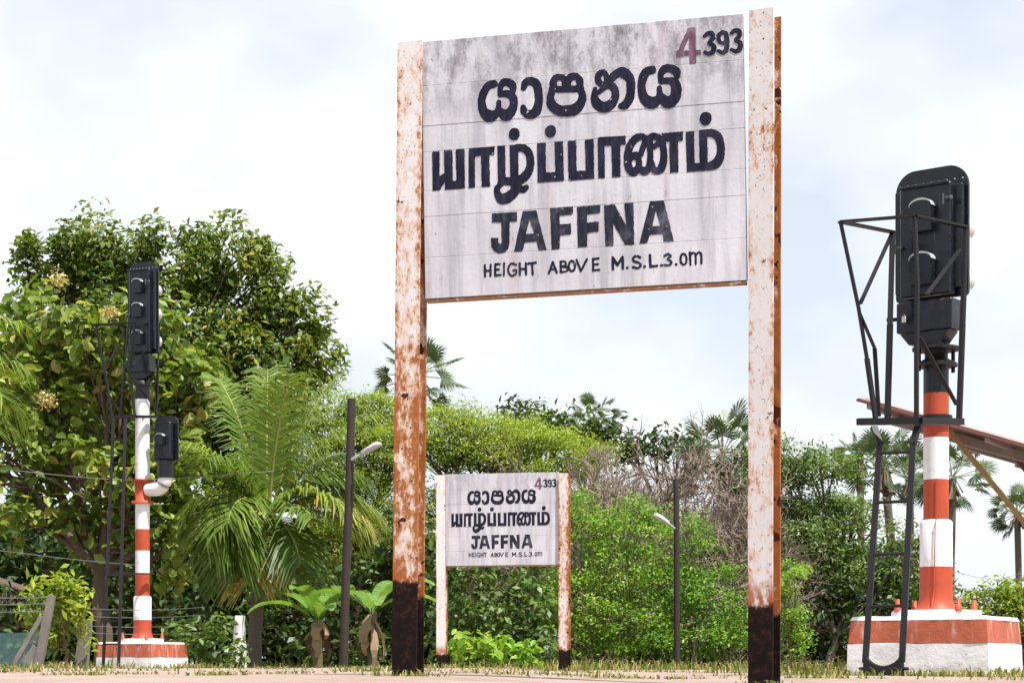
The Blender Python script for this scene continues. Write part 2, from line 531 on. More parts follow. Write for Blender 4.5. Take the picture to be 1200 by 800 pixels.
# ------------------------------------------------------------------ ground
ys = np.concatenate([np.arange(-6, 6, 1.0), np.arange(6, 14, 0.12), np.arange(14, 40, 0.5), np.arange(40, 120, 4), np.array([120, 200, 400, 900])])
xs = np.concatenate([np.array([-700, -200, -60, -30]), np.arange(-15, -4, 0.8), np.arange(-4, 6, 0.16), np.arange(6, 18, 0.8), np.array([30, 60, 200, 700])])
mb = MB()
vv = [(x, y, gz(x, y)) for y in ys for x in xs]
nx = len(xs)
ff = [(j * nx + i, j * nx + i + 1, (j + 1) * nx + i + 1, (j + 1) * nx + i) for j in range(len(ys) - 1) for i in range(nx - 1)]
mb.add(vv, ff, 0, True)
tag(mb.build('ground', MAT['ground']), 'pinkish sandy ground running back to the trees', 'ground', kind='structure')


# ------------------------------------------------------------------ lettering: traced strokes -> clean meshes
BW, BH = 1.592, 1.27              # board size in metres
PXM = 0.00419                     # metres on the board per photo pixel


def homography(src, dst):
    A = []
    for (x, y), (u, w) in zip(src, dst):
        A.append([x, y, 1, 0, 0, 0, -u * x, -u * y, -u])
        A.append([0, 0, 0, x, y, 1, -w * x, -w * y, -w])
    h = np.linalg.svd(np.array(A, float))[2][-1]
    return h.reshape(3, 3)


HM = homography([(499, 50), (877, 17), (876, 329), (499, 351)], [(-BW / 2, BH), (BW / 2, BH), (BW / 2, 0), (-BW / 2, 0)])


def to_board(x, y):
    q = HM @ np.array([x, y, 1.0])
    return q[0] / q[2], q[1] / q[2]


def view(x0, y0, zoom):
    """strokes are noted in enlarged crops of the photo: crop origin and enlargement"""
    def conv(p):
        return to_board(x0 + p[0] / zoom, y0 + p[1] / zoom)
    return conv, PXM / zoom


def catmull(pts, sub=7):
    pts = np.array(pts, float)
    if len(pts) < 3:
        return pts
    ext = np.vstack([2 * pts[0] - pts[1], pts, 2 * pts[-1] - pts[-2]])
    out = []
    for i in range(1, len(ext) - 2):
        p0, p1, p2, p3 = ext[i - 1:i + 3]
        for k in range(sub):
            t = k / sub
            out.append(0.5 * (2 * p1 + (p2 - p0) * t + (2 * p0 - 5 * p1 + 4 * p2 - p3) * t * t + (3 * p1 - p0 - 3 * p2 + p3) * t ** 3))
    out.append(ext[-2])
    return np.array(out)


class Ink:
    STEP = 0.0026

    def __init__(s):
        s.items = []

    def stroke(s, vw, pts, r=None, smooth=True):
        conv, k = vw
        q = []
        for p in pts:
            x, z = conv(p)
            q.append((x, z, (p[2] if len(p) > 2 else r) * k))
        s.items.append(('s', catmull(q) if smooth else np.array(q)))

    def poly(s, vw, pts, holes=()):
        conv, k = vw
        s.items.append(('p', np.array([conv(p) for p in pts]), [np.array([conv(p) for p in h]) for h in holes]))

    @staticmethod
    def seg_d(X, Z, a, b):
        d = b[:2] - a[:2]
        L = max(1e-12, float(d @ d))
        t = np.clip(((X - a[0]) * d[0] + (Z - a[1]) * d[1]) / L, 0, 1)
        return np.hypot(X - a[0] - t * d[0], Z - a[1] - t * d[1]), t

    @staticmethod
    def poly_d(X, Z, p):
        D = np.full(X.shape, 9.0)
        ins = np.zeros(X.shape, bool)
        for i in range(len(p)):
            a, b = p[i], p[(i + 1) % len(p)]
            D = np.minimum(D, Ink.seg_d(X, Z, a, b)[0])
            c = ((a[1] > Z) != (b[1] > Z))
            den = (b[1] - a[1]) if abs(b[1] - a[1]) > 1e-12 else 1e-12
            ins ^= c & (X < (b[0] - a[0]) * (Z - a[1]) / den + a[0])
        return np.where(ins, -D, D)

    def mesh(s, name, mat, y, rough=0.0006, seed=1):
        lo, hi = np.array([9.0, 9.0]), -np.array([9.0, 9.0])
        for it in s.items:
            pad = it[1][:, 2].max() if it[0] == 's' else 0
            lo = np.minimum(lo, it[1][:, :2].min(0) - pad)
            hi = np.maximum(hi, it[1][:, :2].max(0) + pad)
        st = s.STEP
        lo -= 3 * st
        n = np.ceil((hi + 3 * st - lo) / st).astype(int) + 1
        gx, gzv = lo[0] + st * np.arange(n[0]), lo[1] + st * np.arange(n[1])
        F = np.full((n[1], n[0]), 1.0)
        def win(a, b):
            i0, i1 = np.searchsorted(gx, a[0]), np.searchsorted(gx, b[0])
            j0, j1 = np.searchsorted(gzv, a[1]), np.searchsorted(gzv, b[1])
            return max(0, i0 - 1), min(n[0], i1 + 1), max(0, j0 - 1), min(n[1], j1 + 1)
        for it in s.items:
            if it[0] == 's':
                q = it[1]
                for a, b in zip(q[:-1], q[1:]):
                    rm = max(a[2], b[2]) + 3 * st
                    i0, i1, j0, j1 = win(np.minimum(a, b)[:2] - rm, np.maximum(a, b)[:2] + rm)
                    X, Z = np.meshgrid(gx[i0:i1], gzv[j0:j1])
                    d, t = s.seg_d(X, Z, a, b)
                    F[j0:j1, i0:i1] = np.minimum(F[j0:j1, i0:i1], d - (a[2] + t * (b[2] - a[2])))
            else:
                i0, i1, j0, j1 = win(it[1].min(0) - 3 * st, it[1].max(0) + 3 * st)
                X, Z = np.meshgrid(gx[i0:i1], gzv[j0:j1])
                d = s.poly_d(X, Z, it[1])
                for h in it[2]:
                    d = np.maximum(d, -s.poly_d(X, Z, h))
                F[j0:j1, i0:i1] = np.minimum(F[j0:j1, i0:i1], d)
        rng = np.random.default_rng(seed)
        wob = rng.normal(size=F.shape)
        for _ in range(3):
            wob = (wob + np.roll(wob, 1, 0) + np.roll(wob, 1, 1) + np.roll(wob, -1, 0) + np.roll(wob, -1, 1)) / 5
        F = F + wob * rough * 4
        I = F < 0
        cnt = I[:-1, :-1].astype(int) + I[:-1, 1:] + I[1:, :-1] + I[1:, 1:]
        vs, fs = [], []
        def put(poly):
            o = len(vs)
            vs.extend((x, y, z) for x, z in poly)
            fs.append(tuple(range(o, o + len(poly))))
        for j in range(cnt.shape[0]):
            row = cnt[j]
            i = 0
            idx = np.nonzero(row)[0]
            k = 0
            while k < len(idx):
                i = idx[k]
                if row[i] == 4:
                    e = k
                    while e + 1 < len(idx) and idx[e + 1] == idx[e] + 1 and row[idx[e + 1]] == 4:
                        e += 1
                    x0, x1 = gx[i], gx[idx[e] + 1]
                    put([(x0, gzv[j]), (x1, gzv[j]), (x1, gzv[j + 1]), (x0, gzv[j + 1])])
                    k = e + 1
                else:
                    cs = [(i, j), (i + 1, j), (i + 1, j + 1), (i, j + 1)]
                    poly = []
                    for q in range(4):
                        a, b = cs[q], cs[(q + 1) % 4]
                        fa, fb = F[a[1], a[0]], F[b[1], b[0]]
                        if fa < 0:
                            poly.append((gx[a[0]], gzv[a[1]]))
                        if (fa < 0) != (fb < 0):
                            t = fa / (fa - fb)
                            poly.append((gx[a[0]] + t * (gx[b[0]] - gx[a[0]]), gzv[a[1]] + t * (gzv[b[1]] - gzv[a[1]])))
                    if len(poly) > 2:
                        put(poly)
                    k += 1
        me = bpy.data.meshes.new(name)
        me.from_pydata(vs, [], fs)
        me.materials.append(mat)
        return me


def write_sinhala():
    k = Ink()
    a = view(550, 65, 8.571)
    b = view(680, 65, 8.571)
    k.stroke(a, [(290, 296, 40), (228, 318, 42), (180, 400, 42), (165, 480, 42), (182, 570, 48), (238, 621, 62), (300, 600, 42), (328, 550, 30), (335, 480, 25)])
    k.stroke(a, [(335, 480, 25), (342, 555, 30), (400, 612, 57), (455, 575, 52), (486, 500, 42), (475, 430, 42), (420, 396, 38), (352, 404, 30)])
    k.stroke(a, [(350, 405, 28), (355, 330, 30), (382, 285, 38), (425, 281, 40), (475, 310, 40), (482, 360, 33)])
    k.stroke(a, [(588, 338, 31), (608, 285, 38), (660, 270, 43), (715, 300, 45), (736, 390, 43), (735, 480, 43), (710, 568, 50), (650, 606, 46), (595, 580, 40), (578, 534, 30)])
    k.stroke(a, [(872, 370, 38), (854, 440, 39), (870, 510, 50), (930, 560, 54), (1000, 568, 57), (1090, 555, 58), (1150, 500, 50), (1178, 420, 39), (1160, 360, 36)])
    k.stroke(a, [(872, 350, 35), (1010, 350, 34), (1160, 346, 36)])
    k.stroke(a, [(890, 340, 40), (886, 282, 38), (912, 236, 35), (950, 230, 32), (995, 250, 34), (1012, 330, 40)])
    k.stroke(a, [(1020, 340, 44), (1028, 272, 42), (1062, 232, 40), (1110, 224, 38), (1150, 262, 38), (1153, 330, 38)])
    k.stroke(b, [(303, 258, 26), (304, 210, 26), (268, 182, 32), (224, 212, 33), (222, 268, 32), (252, 300, 30), (300, 306, 30)])
    k.stroke(b, [(190, 348, 24), (182, 420, 36), (202, 490, 50), (265, 532, 55), (335, 508, 52), (386, 440, 42), (385, 350, 38), (340, 312, 38), (290, 328, 30), (232, 376, 26), (198, 394, 18)])
    k.stroke(b, [(350, 250, 40), (400, 200, 42), (470, 182, 54), (537, 240, 48), (549, 330, 44), (536, 430, 46), (490, 505, 45), (447, 520, 32)])
    k.stroke(b, [(764, 158, 42), (702, 180, 45), (665, 260, 44), (656, 340, 41), (680, 440, 50), (750, 487, 62), (810, 460, 44), (834, 400, 30), (835, 340, 28)])
    k.stroke(b, [(835, 340, 26), (846, 410, 30), (910, 480, 60), (975, 450, 56), (1004, 370, 55), (990, 292, 48), (930, 266, 35), (855, 271, 32)])
    k.stroke(b, [(850, 275, 28), (856, 190, 33), (892, 146, 42), (950, 142, 39), (1005, 172, 42), (1015, 215, 33)])
    return k


def write_tamil():
    k = Ink()
    a, b, c = view(500, 140, 7.62), view(620, 135, 7.62), view(730, 120, 7.62)
    k.poly(a, [(78, 298), (145, 293), (140, 515), (185, 485), (183, 288), (260, 283), (258, 555), (290, 555), (288, 278), (368, 273), (365, 622), (185, 638), (188, 568), (140, 640), (78, 645)])
    k.poly(a, [(405, 270), (635, 250), (632, 325), (588, 328), (588, 608), (515, 612), (512, 335), (458, 340), (455, 617), (398, 622)])
    k.poly(a, [(660, 245), (730, 238), (728, 525), (770, 525), (770, 238), (845, 234), (845, 590), (660, 600)])
    k.stroke(a, [(830, 264, 34), (890, 266, 36), (938, 310, 36), (953, 390, 35), (935, 470, 39), (880, 535, 42), (820, 560, 34)])
    k.stroke(a, [(690, 590, 20), (655, 620, 28), (655, 670, 32), (685, 715, 45), (730, 712, 50), (780, 680, 48), (815, 630, 42), (800, 590, 35)])
    k.stroke(a, [(830, 612, 40), (880, 636, 30), (912, 614, 25)])
    k.stroke(a, [(813, 134, 50), (813, 146, 50)])
    k.poly(b, [(100, 260), (177, 255), (175, 520), (258, 518), (255, 247), (330, 243), (335, 595), (100, 610)])
    k.stroke(b, [(222, 147, 49), (222, 159, 50)])
    k.poly(b, [(373, 240), (450, 237), (448, 508), (530, 503), (527, 228), (604, 224), (604, 575), (375, 595)])
    k.poly(b, [(642, 205), (890, 193), (888, 270), (842, 273), (840, 558), (765, 563), (762, 280), (700, 283), (700, 570), (640, 572)])
    k.stroke(c, [(235, 345, 30), (200, 318, 30), (150, 326, 34), (98, 382, 36), (68, 470, 34), (68, 555, 34), (85, 610, 36), (122, 630, 38), (162, 585, 30), (163, 520, 28), (135, 485, 36), (95, 505, 30)])
    k.stroke(c, [(236, 345, 30), (205, 410, 27), (184, 470, 26)])
    k.stroke(c, [(180, 600, 26), (210, 622, 38), (248, 600, 32), (266, 520, 27), (268, 420, 28), (262, 350, 32)])
    k.stroke(c, [(268, 480, 26), (266, 380, 26), (275, 322, 30), (312, 312, 30), (362, 345, 34), (388, 430, 30), (387, 520, 33), (362, 600, 37), (322, 622, 30), (292, 600, 28), (278, 540, 24)])
    k.stroke(c, [(305, 405, 24), (340, 380, 26)])
    k.poly(c, [(370, 285), (565, 268), (562, 352), (518, 356), (517, 632), (443, 637), (440, 360), (385, 358)])
    k.poly(c, [(588, 270), (663, 265), (663, 552), (707, 550), (706, 255), (780, 250), (780, 615), (592, 632)])
    k.stroke(c, [(780, 282, 33), (830, 286, 36), (878, 322, 36), (899, 400, 34), (890, 490, 39), (850, 556, 44), (780, 585, 34)])
    k.stroke(c, [(768, 148, 52), (768, 162, 52)])
    return k


def write_latin():
    k = Ink()
    a = view(560, 230, 5.0)
    k.poly(a, [(95, 105), (243, 97), (240, 152), (197, 155), (195, 275), (188, 308), (168, 332), (135, 340), (105, 327), (88, 300), (86, 250), (130, 248), (131, 274), (141, 285), (150, 274), (148, 158), (95, 160)])
    k.poly(a, [(275, 92), (355, 88), (410, 318), (365, 322), (352, 270), (283, 275), (270, 325), (220, 330)], [[(315, 140), (291, 226), (339, 222)]])
    k.poly(a, [(435, 75), (570, 65), (568, 112), (490, 120), (490, 170), (555, 165), (555, 228), (490, 235), (488, 313), (440, 318)])
    k.poly(a, [(592, 68), (730, 58), (727, 105), (650, 112), (650, 160), (718, 152), (716, 212), (650, 220), (648, 300), (594, 305)])
    k.poly(a, [(750, 60), (812, 52), (878, 175), (870, 47), (923, 43), (923, 288), (870, 290), (802, 165), (803, 295), (755, 298)])
    k.poly(a, [(1020, 35), (1100, 30), (1155, 268), (1098, 272), (1088, 225), (1015, 232), (1000, 278), (952, 283)], [[(1053, 90), (1030, 182), (1077, 177)]])
    return k


def ell(cx, cy, rx, ry, n=14):
    return [(cx + rx * math.cos(2 * math.pi * i / n), cy + ry * math.sin(2 * math.pi * i / n)) for i in range(n + 1)]


def write_height():
    k = Ink()
    a = view(550, 280, 4.138)
    L = lambda pts, r=5.6, sm=False: k.stroke(a, pts, r, sm)
    for pts in ([(82, 130), (82, 185)], [(110, 128), (108, 182)], [(82, 158), (110, 156)],
                [(132, 126), (131, 182)], [(131, 127), (155, 125)], [(131, 153), (150, 151)], [(131, 181), (157, 178)],
                [(175, 122), (173, 180)],
                [(250, 122), (250, 178)], [(280, 120), (280, 176)], [(250, 150), (280, 148)],
                [(292, 123), (328, 119)], [(310, 121), (312, 175)],
                [(390, 170), (410, 115), (428, 167)], [(398, 150), (424, 148)],
                [(448, 112), (448, 165)], [(525, 105), (545, 160), (575, 102)],
                [(605, 100), (605, 157)], [(605, 101), (632, 98)], [(605, 128), (628, 126)], [(605, 156), (634, 153)]):
        L(pts)
    L([(232, 130), (212, 122), (196, 140), (196, 168), (212, 182), (230, 172), (232, 155), (218, 156)], 5.6, True)
    L([(448, 112), (470, 115), (472, 131), (450, 137), (477, 142), (478, 158), (448, 165)], 5.2, True)
    L(ell(502, 135, 15, 25), 5.6, True)
    for pts in ([(700, 150), (700, 93), (722, 130), (748, 90), (748, 147)], [(880, 82), (882, 138), (912, 134)]):
        L(pts, 6.6)
    for x, y in ((770, 143), (853, 138), (935, 132), (1005, 127)):
        L([(x, y), (x + 0.5, y)], 7)
    L([(832, 93), (815, 86), (798, 98), (805, 113), (828, 120), (834, 133), (820, 145), (797, 140)], 6.2, True)
    L([(950, 86), (968, 77), (980, 88), (966, 102), (983, 115), (975, 130), (950, 130)], 5.8, True)
    L(ell(1042, 102, 15, 26), 5.4, True)
    L([(1074, 70), (1075, 128)])
    L([(1075, 80), (1090, 71), (1100, 82), (1101, 126)], 5.4, True)
    L([(1101, 82), (1117, 69), (1128, 80), (1128, 122)], 5.4, True)
    return k


def write_four():
    k = Ink()
    a = view(780, 10, 8.0)
    k.poly(a, [(262, 190), (328, 187), (328, 523), (268, 527)])
    k.poly(a, [(255, 193), (308, 193), (190, 440), (143, 444)])
    k.poly(a, [(145, 405), (375, 400), (375, 440), (145, 462)])
    return k


def write_number():
    k = Ink()
    a = view(780, 10, 8.0)
    k.stroke(a, [(412, 268, 17), (440, 243, 20), (478, 247, 23), (488, 290, 21), (452, 330, 17), (494, 362, 23), (488, 412, 23), (450, 434, 19), (410, 420, 16)])
    k.stroke(a, [(578, 232, 20), (540, 270, 21), (552, 325, 19), (590, 335, 18), (614, 300, 20), (612, 252, 22), (578, 232, 20)])
    k.stroke(a, [(613, 260, 22), (621, 330, 22), (608, 402, 24), (575, 425, 19), (535, 405, 16)])
    k.stroke(a, [(662, 242, 17), (692, 217, 20), (730, 224, 23), (737, 266, 21), (702, 305, 17), (742, 336, 23), (736, 388, 24), (700, 412, 20), (660, 395, 16)])
    return k


# ------------------------------------------------------------------ the two station name boards
SEAMS = [50, 102, 149, 179, 225, 255, 303, 351]      # plank joints down the left edge, photo rows


def hbeam(mb, fl, dp, tf, tw, z0, z1):
    """H-section post: front flange (slot 0), web and back flange (slot 1)"""
    rg = random.Random(int(z1 * 1000))
    n = 14
    for (x0, x1, y0, y1, mi) in ((-fl / 2, fl / 2, -dp / 2, -dp / 2 + tf, 0), (-tw / 2, tw / 2, -dp / 2 + tf, dp / 2 - tf, 1), (-fl / 2, fl / 2, dp / 2 - tf, dp / 2, 1)):
        vs, fs = [], []
        for i in range(n + 1):
            z = z0 + (z1 - z0) * i / n
            for (x, y) in ((x0, y0), (x1, y0), (x1, y1), (x0, y1)):
                j = 0.0016
                vs.append((x + rg.uniform(-j, j), y + rg.uniform(-j, j) * .5, z if i < n else z - (0.018 if mi and y0 > 0 else rg.uniform(0, .006))))
        for i in range(n):
            for q in range(4):
                fs.append((i * 4 + q, i * 4 + (q + 1) % 4, i * 4 + 4 + (q + 1) % 4, i * 4 + 4 + q))
        fs.append((3, 2, 1, 0))
        fs.append(tuple(n * 4 + q for q in range(4)))
        mb.add(vs, fs, mi)


LETTERS = {}


def name_board(label, base, rz, z_board, leg_to, posts, mats, roll=0.0):
    """z_board: height of the board's lower edge over the base; posts: per side dict"""
    t = thing('station_name_board', label, 'sign', base, rz)
    bm = mats['board']
    rg = random.Random(len(label))
    for i in range(7):
        za = BH * (1 - (SEAMS[i + 1] - 50) / 301.0)
        zb = BH * (1 - (SEAMS[i] - 50) / 301.0)
        mb = MB()
        th = 0.034
        dy = rg.uniform(-0.0007, 0.0007)
        mb.box((0, dy, (za + zb) / 2), (BW - 0.004, th, zb - za - 0.0012), 0, None, 0.0014)
        mb.build('plank', bm, t, (0, 0, z_board), (0, -roll, 0))
    yf = -0.017 - 0.0019
    for nm, fn, mt in (('sinhala_lettering', write_sinhala, 'ink'), ('tamil_lettering', write_tamil, 'ink'),
                       ('latin_lettering', write_latin, 'ink_worn'), ('height_lettering', write_height, 'ink'),
                       ('stencilled_four', write_four, 'ink_four'), ('number_lettering', write_number, 'ink')):
        if nm not in LETTERS:
            LETTERS[nm] = fn().mesh(nm, MAT[mt], yf)
        o = link(nm, LETTERS[nm], t, (0, 0, z_board + mats['shift']), (0, -roll, 0))
        o.scale = mats['scale']
    mb = MB()
    mb.box((0, 0.006, -0.010), (BW - 0.01, 0.040, 0.014), 0, None, 0.003)
    mb.build('bottom_angle', MAT['rust_strip'], t, (0, 0, z_board), (0, -roll, 0))
    for p in posts:
        mb = MB()
        hbeam(mb, p['fl'], p['dp'], 0.012, 0.010, leg_to - 0.25, p['top'])
        o = mb.build('post', [p['front'], p['side']], t, (p['x'], 0.012, 0), (0, R(p.get('lean', 0)), R(p['yaw'])))
    return t


MAT['board_near'] = board_material('weathered board paint', 1.0, 0.0)
MAT['board_far'] = board_material('cleaner board paint', 0.35, 5.3)
MAT['ink'] = letter_material('blue black lettering', (0.008, 0.008, 0.019), (0.07, 0.07, 0.11), 0.6)
MAT['ink_worn'] = letter_material('worn blue black lettering', (0.013, 0.014, 0.024), (0.16, 0.15, 0.19), 0.85, 2.0)
MAT['ink_four'] = letter_material('faded maroon numeral', (0.095, 0.05, 0.075), (0.36, 0.27, 0.31), 1.0, 4.0)
MAT['rust_strip'] = plain('rusty angle', (0.30, 0.13, 0.06), 0.8, 0.5, 12, dirt=(0.60, 0.56, 0.53), bump=0.6)
# big sign: corners found from the photo, board standing about 10 m away
DL, DR = FPX * BH / 301.0, FPX * BH / 312.0
pl, pr = P(499, 351, DL), P(876.5, 329, DR)
rz_big = math.atan2(pr.y - pl.y, pr.x - pl.x)
roll = math.atan2(pr.z - pl.z, (pr.xy - pl.xy).length)
mid = (pl + pr) / 2
gb = gz(mid.x, mid.y)
zb = mid.z - gb
left_m = (post_material('rusty white post', 0.075, -0.055, 1.1, 2.9, 0.50, 1.3), post_material('rusty white post side', 0.13, 0.10, 1, 3, 0.42, 2.1))
right_m = (post_material('speckled white post', -0.055, -0.045, 0.6, 3.2, 0.365, 4.4), post_material('orange rusted post edge', 0.22, 0.12, 1, 3.2, 0.33, 6.1))
name_board('large weathered white station name board on two rusty posts, in the foreground', (mid.x, mid.y, gb), rz_big, zb, 0.0,
           [dict(x=-BW / 2 - 0.096, fl=0.128, dp=0.11, yaw=-5, top=zb + BH - 0.012, lean=0.55, front=left_m[0], side=left_m[1]),
            dict(x=BW / 2 + 0.076, fl=0.124, dp=0.11, yaw=-15, top=zb + BH + 0.022, lean=0.1, front=right_m[0], side=right_m[1])],
           dict(board=MAT['board_near'], shift=0.0, scale=(1, 1, 1)), roll)
# small-looking sign: the same kind of board, farther off
YS = 28.3
c2 = P(589, 662, YS)
g2 = gz(c2.x, c2.y)
fm = (post_material('pale far post', -0.13, -0.06, 0.4, 2.4, 0.20, 8.2), post_material('pale far post side', 0.03, 0.03, 1, 3, 0.2, 9.1),
      post_material('rusty far post', 0.03, 0.00, 0.6, 2.4, 0.26, 11.4), post_material('rusty far post side', 0.15, 0.1, 1, 3, 0.26, 12.1))
zb2 = c2.z - g2
name_board('smaller-looking white station name board farther back, in front of the bright green bushes', (c2.x, c2.y, g2), R(-9), zb2, 0.0,
           [dict(x=-BW / 2 - 0.062, fl=0.128, dp=0.15, yaw=0, top=zb2 + BH - 0.015, lean=0.0, front=fm[0], side=fm[1]),
            dict(x=BW / 2 + 0.066, fl=0.134, dp=0.15, yaw=-6, top=zb2 + BH - 0.012, lean=0.0, front=fm[2], side=fm[3])],
           dict(board=MAT['board_far'], shift=0.035, scale=(0.955, 1, 0.95)), R(0.3))


# ------------------------------------------------------------------ railway colour-light signals
def ring_prof(r, z0, z1):
    return [(r, z0), (r, z1)]


def rounded_plate(w, z0, z1, r_top, r_bot, n=8):
    pts = []
    for (cx, cz, r, a0) in ((w / 2 - r_bot, z0 + r_bot, r_bot, -90), (w / 2 - r_top, z1 - r_top, r_top, 0), (-w / 2 + r_top, z1 - r_top, r_top, 90), (-w / 2 + r_bot, z0 + r_bot, r_bot, 180)):
        for i in range(n + 1):
            a = R(a0 + 90 * i / n)
            pts.append((cx + r * math.cos(a), cz + r * math.sin(a)))
    return pts


def signal_head(t, w, z0, z1, box, lights, x0=0.0, y0=0.0, small=False, yaw=0.0, hood=0.42):
    """seen from behind: backboard, rear casing, lamp housings at the rear, hoods at the far side. local -y faces the viewer"""
    K, S = MAT['black_head'], MAT['black_steel']
    mb = MB()
    rt = w * 0.27
    mb.prism(rounded_plate(w, z0, z1, rt, w * 0.06), 0.02, 0.045)
    bb = mb.build('backboard', K, t, (x0, y0, 0), (0, 0, yaw))
    mb = MB()
    zt = z1 - rt * 0.85
    mb.box((0, -0.045, (z0 + 0.01 + zt) / 2), (w * 0.70, 0.10, zt - z0 - 0.02), 0, None, 0.012)
    mb.box((0, -0.115, zt - 0.012), (w * 0.66, 0.03, 0.02), 0, None, 0.004)
    cs = mb.build('rear_casing', K, t, (x0, y0, 0), (0, 0, yaw))
    if not small:
        for sx in (-1, 1):
            mb = MB()
            mb.box((sx * w * 0.40, -0.012, (z0 + zt) / 2 + 0.02), (w * 0.13, 0.05, zt - z0 - 0.08), 0, None, 0.006)
            mb.build('side_channel', K, t, (x0, y0, 0), (0, 0, yaw))
        for i in range(9):
            u = (i / 8 - .5) * w * 0.86
            mb = MB()
            mb.tube([(u, 0.022, zt + 0.03), (u, 0.010, zt + 0.03)], 0.007, 6)
            mb.build('rivet', MAT['cap'], t, (x0, y0, 0), (0, 0, yaw))
        mb = MB()
        for sx, zz in ((-1, z0 + (zt - z0) * .46), (1, z0 + (zt - z0) * .84)):
            mb.box((sx * w * 0.33, -0.125, zz), (0.06, 0.03, 0.022), 0, None, 0.003)
            mb.tube([(sx * w * 0.33 - .02, -0.15, zz - 0.05), (sx * w * 0.33 - .02, -0.15, zz + 0.03)], 0.008, 8)
            mb.tube([(sx * w * 0.34, -0.12, zz - 0.002), (sx * w * 0.40, -0.14, zz - 0.002)], 0.016, 10)
            mb.build('door_clamp', MAT['clamp'], t, (x0, y0, 0), (0, 0, yaw))
            mb = MB()
    for zl in lights:
        mb = MB()   # rounded lamp housing at the rear
        hw, hh = w * 0.145, w * 0.19
        prof = [(-hw, -hh), (hw, -hh), (hw, hh * .55)] + [(hw * math.cos(R(a)), hh * .55 + hh * .45 * math.sin(R(a))) for a in range(20, 180, 20)] + [(-hw, hh * .55)]
        mb.prism(prof, -0.17, -0.105)
        mb.build('lamp_housing', K, t, (x0, y0, zl), (0, 0, yaw))
        mb = MB()
        prof = [(hw * 1.08 * math.cos(R(a)), hh * .62 + hh * .52 * math.sin(R(a))) for a in range(0, 181, 20)]
        inner = [(hw * 1.06 * math.cos(R(a)), hh * .60 + hh * .40 * math.sin(R(a))) for a in range(180, -1, -20)]
        mb.prism(prof + inner, -0.178, -0.10)
        mb.build('housing_highlight', MAT['cap'], t, (x0, y0, zl), (0, 0, yaw))  # pale crescent painting in the highlight on top of the housing
        mb = MB()   # hood on the far side
        L, r = (hood, 0.108) if not small else (0.22, 0.10)
        vs, fs = [], []
        n = 20
        for yy, a0 in ((0.047, 0), (L, 0)):
            for rr in (r, r - 0.006):
                for i in range(n + 1):
                    a = R(-40 + 260 * i / n)
                    vs.append((rr * math.cos(a), yy, rr * math.sin(a)))
        q = n + 1
        for i in range(n):
            fs += [(i, i + 1, 2 * q + i + 1, 2 * q + i), (q + i, 3 * q + i, 3 * q + i + 1, q + i + 1), (2 * q + i, 2 * q + i + 1, 3 * q + i + 1, 3 * q + i)]
        mb.add(vs, fs, 0, True)
        mb.build('hood', MAT['hood'], t, (x0, y0, zl), (0, 0, yaw))
    if box:
        zb0 = z0 - box
        mb = MB()
        mb.box((0, -0.03, z0 - box * .5 - 0.01), (w * 0.76, 0.17, box - 0.03), 0, None, 0.008)
        mb.prism([(-w * .34, z0 - box), (w * .34, z0 - box), (w * .22, z0 - box * 1.34), (-w * .22, z0 - box * 1.34)], -0.10, 0.05)
        bx = mb.build('terminal_box', K, t, (x0, y0, 0), (0, 0, yaw))
        if not small:
            mb = MB()
            mb.box((-w * 0.24, -0.15, z0 - box * .62), (0.036, 0.02, 0.042), 0, None, 0.004)
            mb.tube([(-w * .24 - .011, -.15, z0 - box * .56), (-w * .24 - .011, -.15, z0 - box * .50), (-w * .24, -.15, z0 - box * .47), (-w * .24 + .011, -.15, z0 - box * .50), (-w * .24 + .011, -.15, z0 - box * .56)], 0.005, 6)
            mb.build('padlock', MAT['brass'], t, (x0, y0, 0), (0, 0, yaw))
            mb = MB()
            mb.tube([(-w * .38, -.1, z0 - box * .55), (-w * .50, -.13, z0 - box * .55)], 0.016, 8)
            mb.tube([(-w * .47, -.125, z0 - box * .40), (-w * .47, -.125, z0 - box * .72)], 0.013, 8)
            mb.build('box_handle', S, t, (x0, y0, 0), (0, 0, yaw))


MAT['cap'] = plain('grey highlight and rivet paint', (0.40, 0.41, 0.43), 0.35, 0.15, 10)  # grey of the rivets and of the painted highlights on the lamp housings
MAT['hood'] = plain('pale grey hood paint', (0.66, 0.66, 0.66), 0.4, 0.1, 8)
MAT['clamp'] = plain('worn clamp metal', (0.10, 0.10, 0.11), 0.35, 0.6, 30, metal=0.4)


def mast_mesh(name, bands, r, n=28):
    mb = MB()
    for (z0, z1, mi) in bands:
        mb.lathe([(r, z0), (r, z1)], n, mi)
    return mb


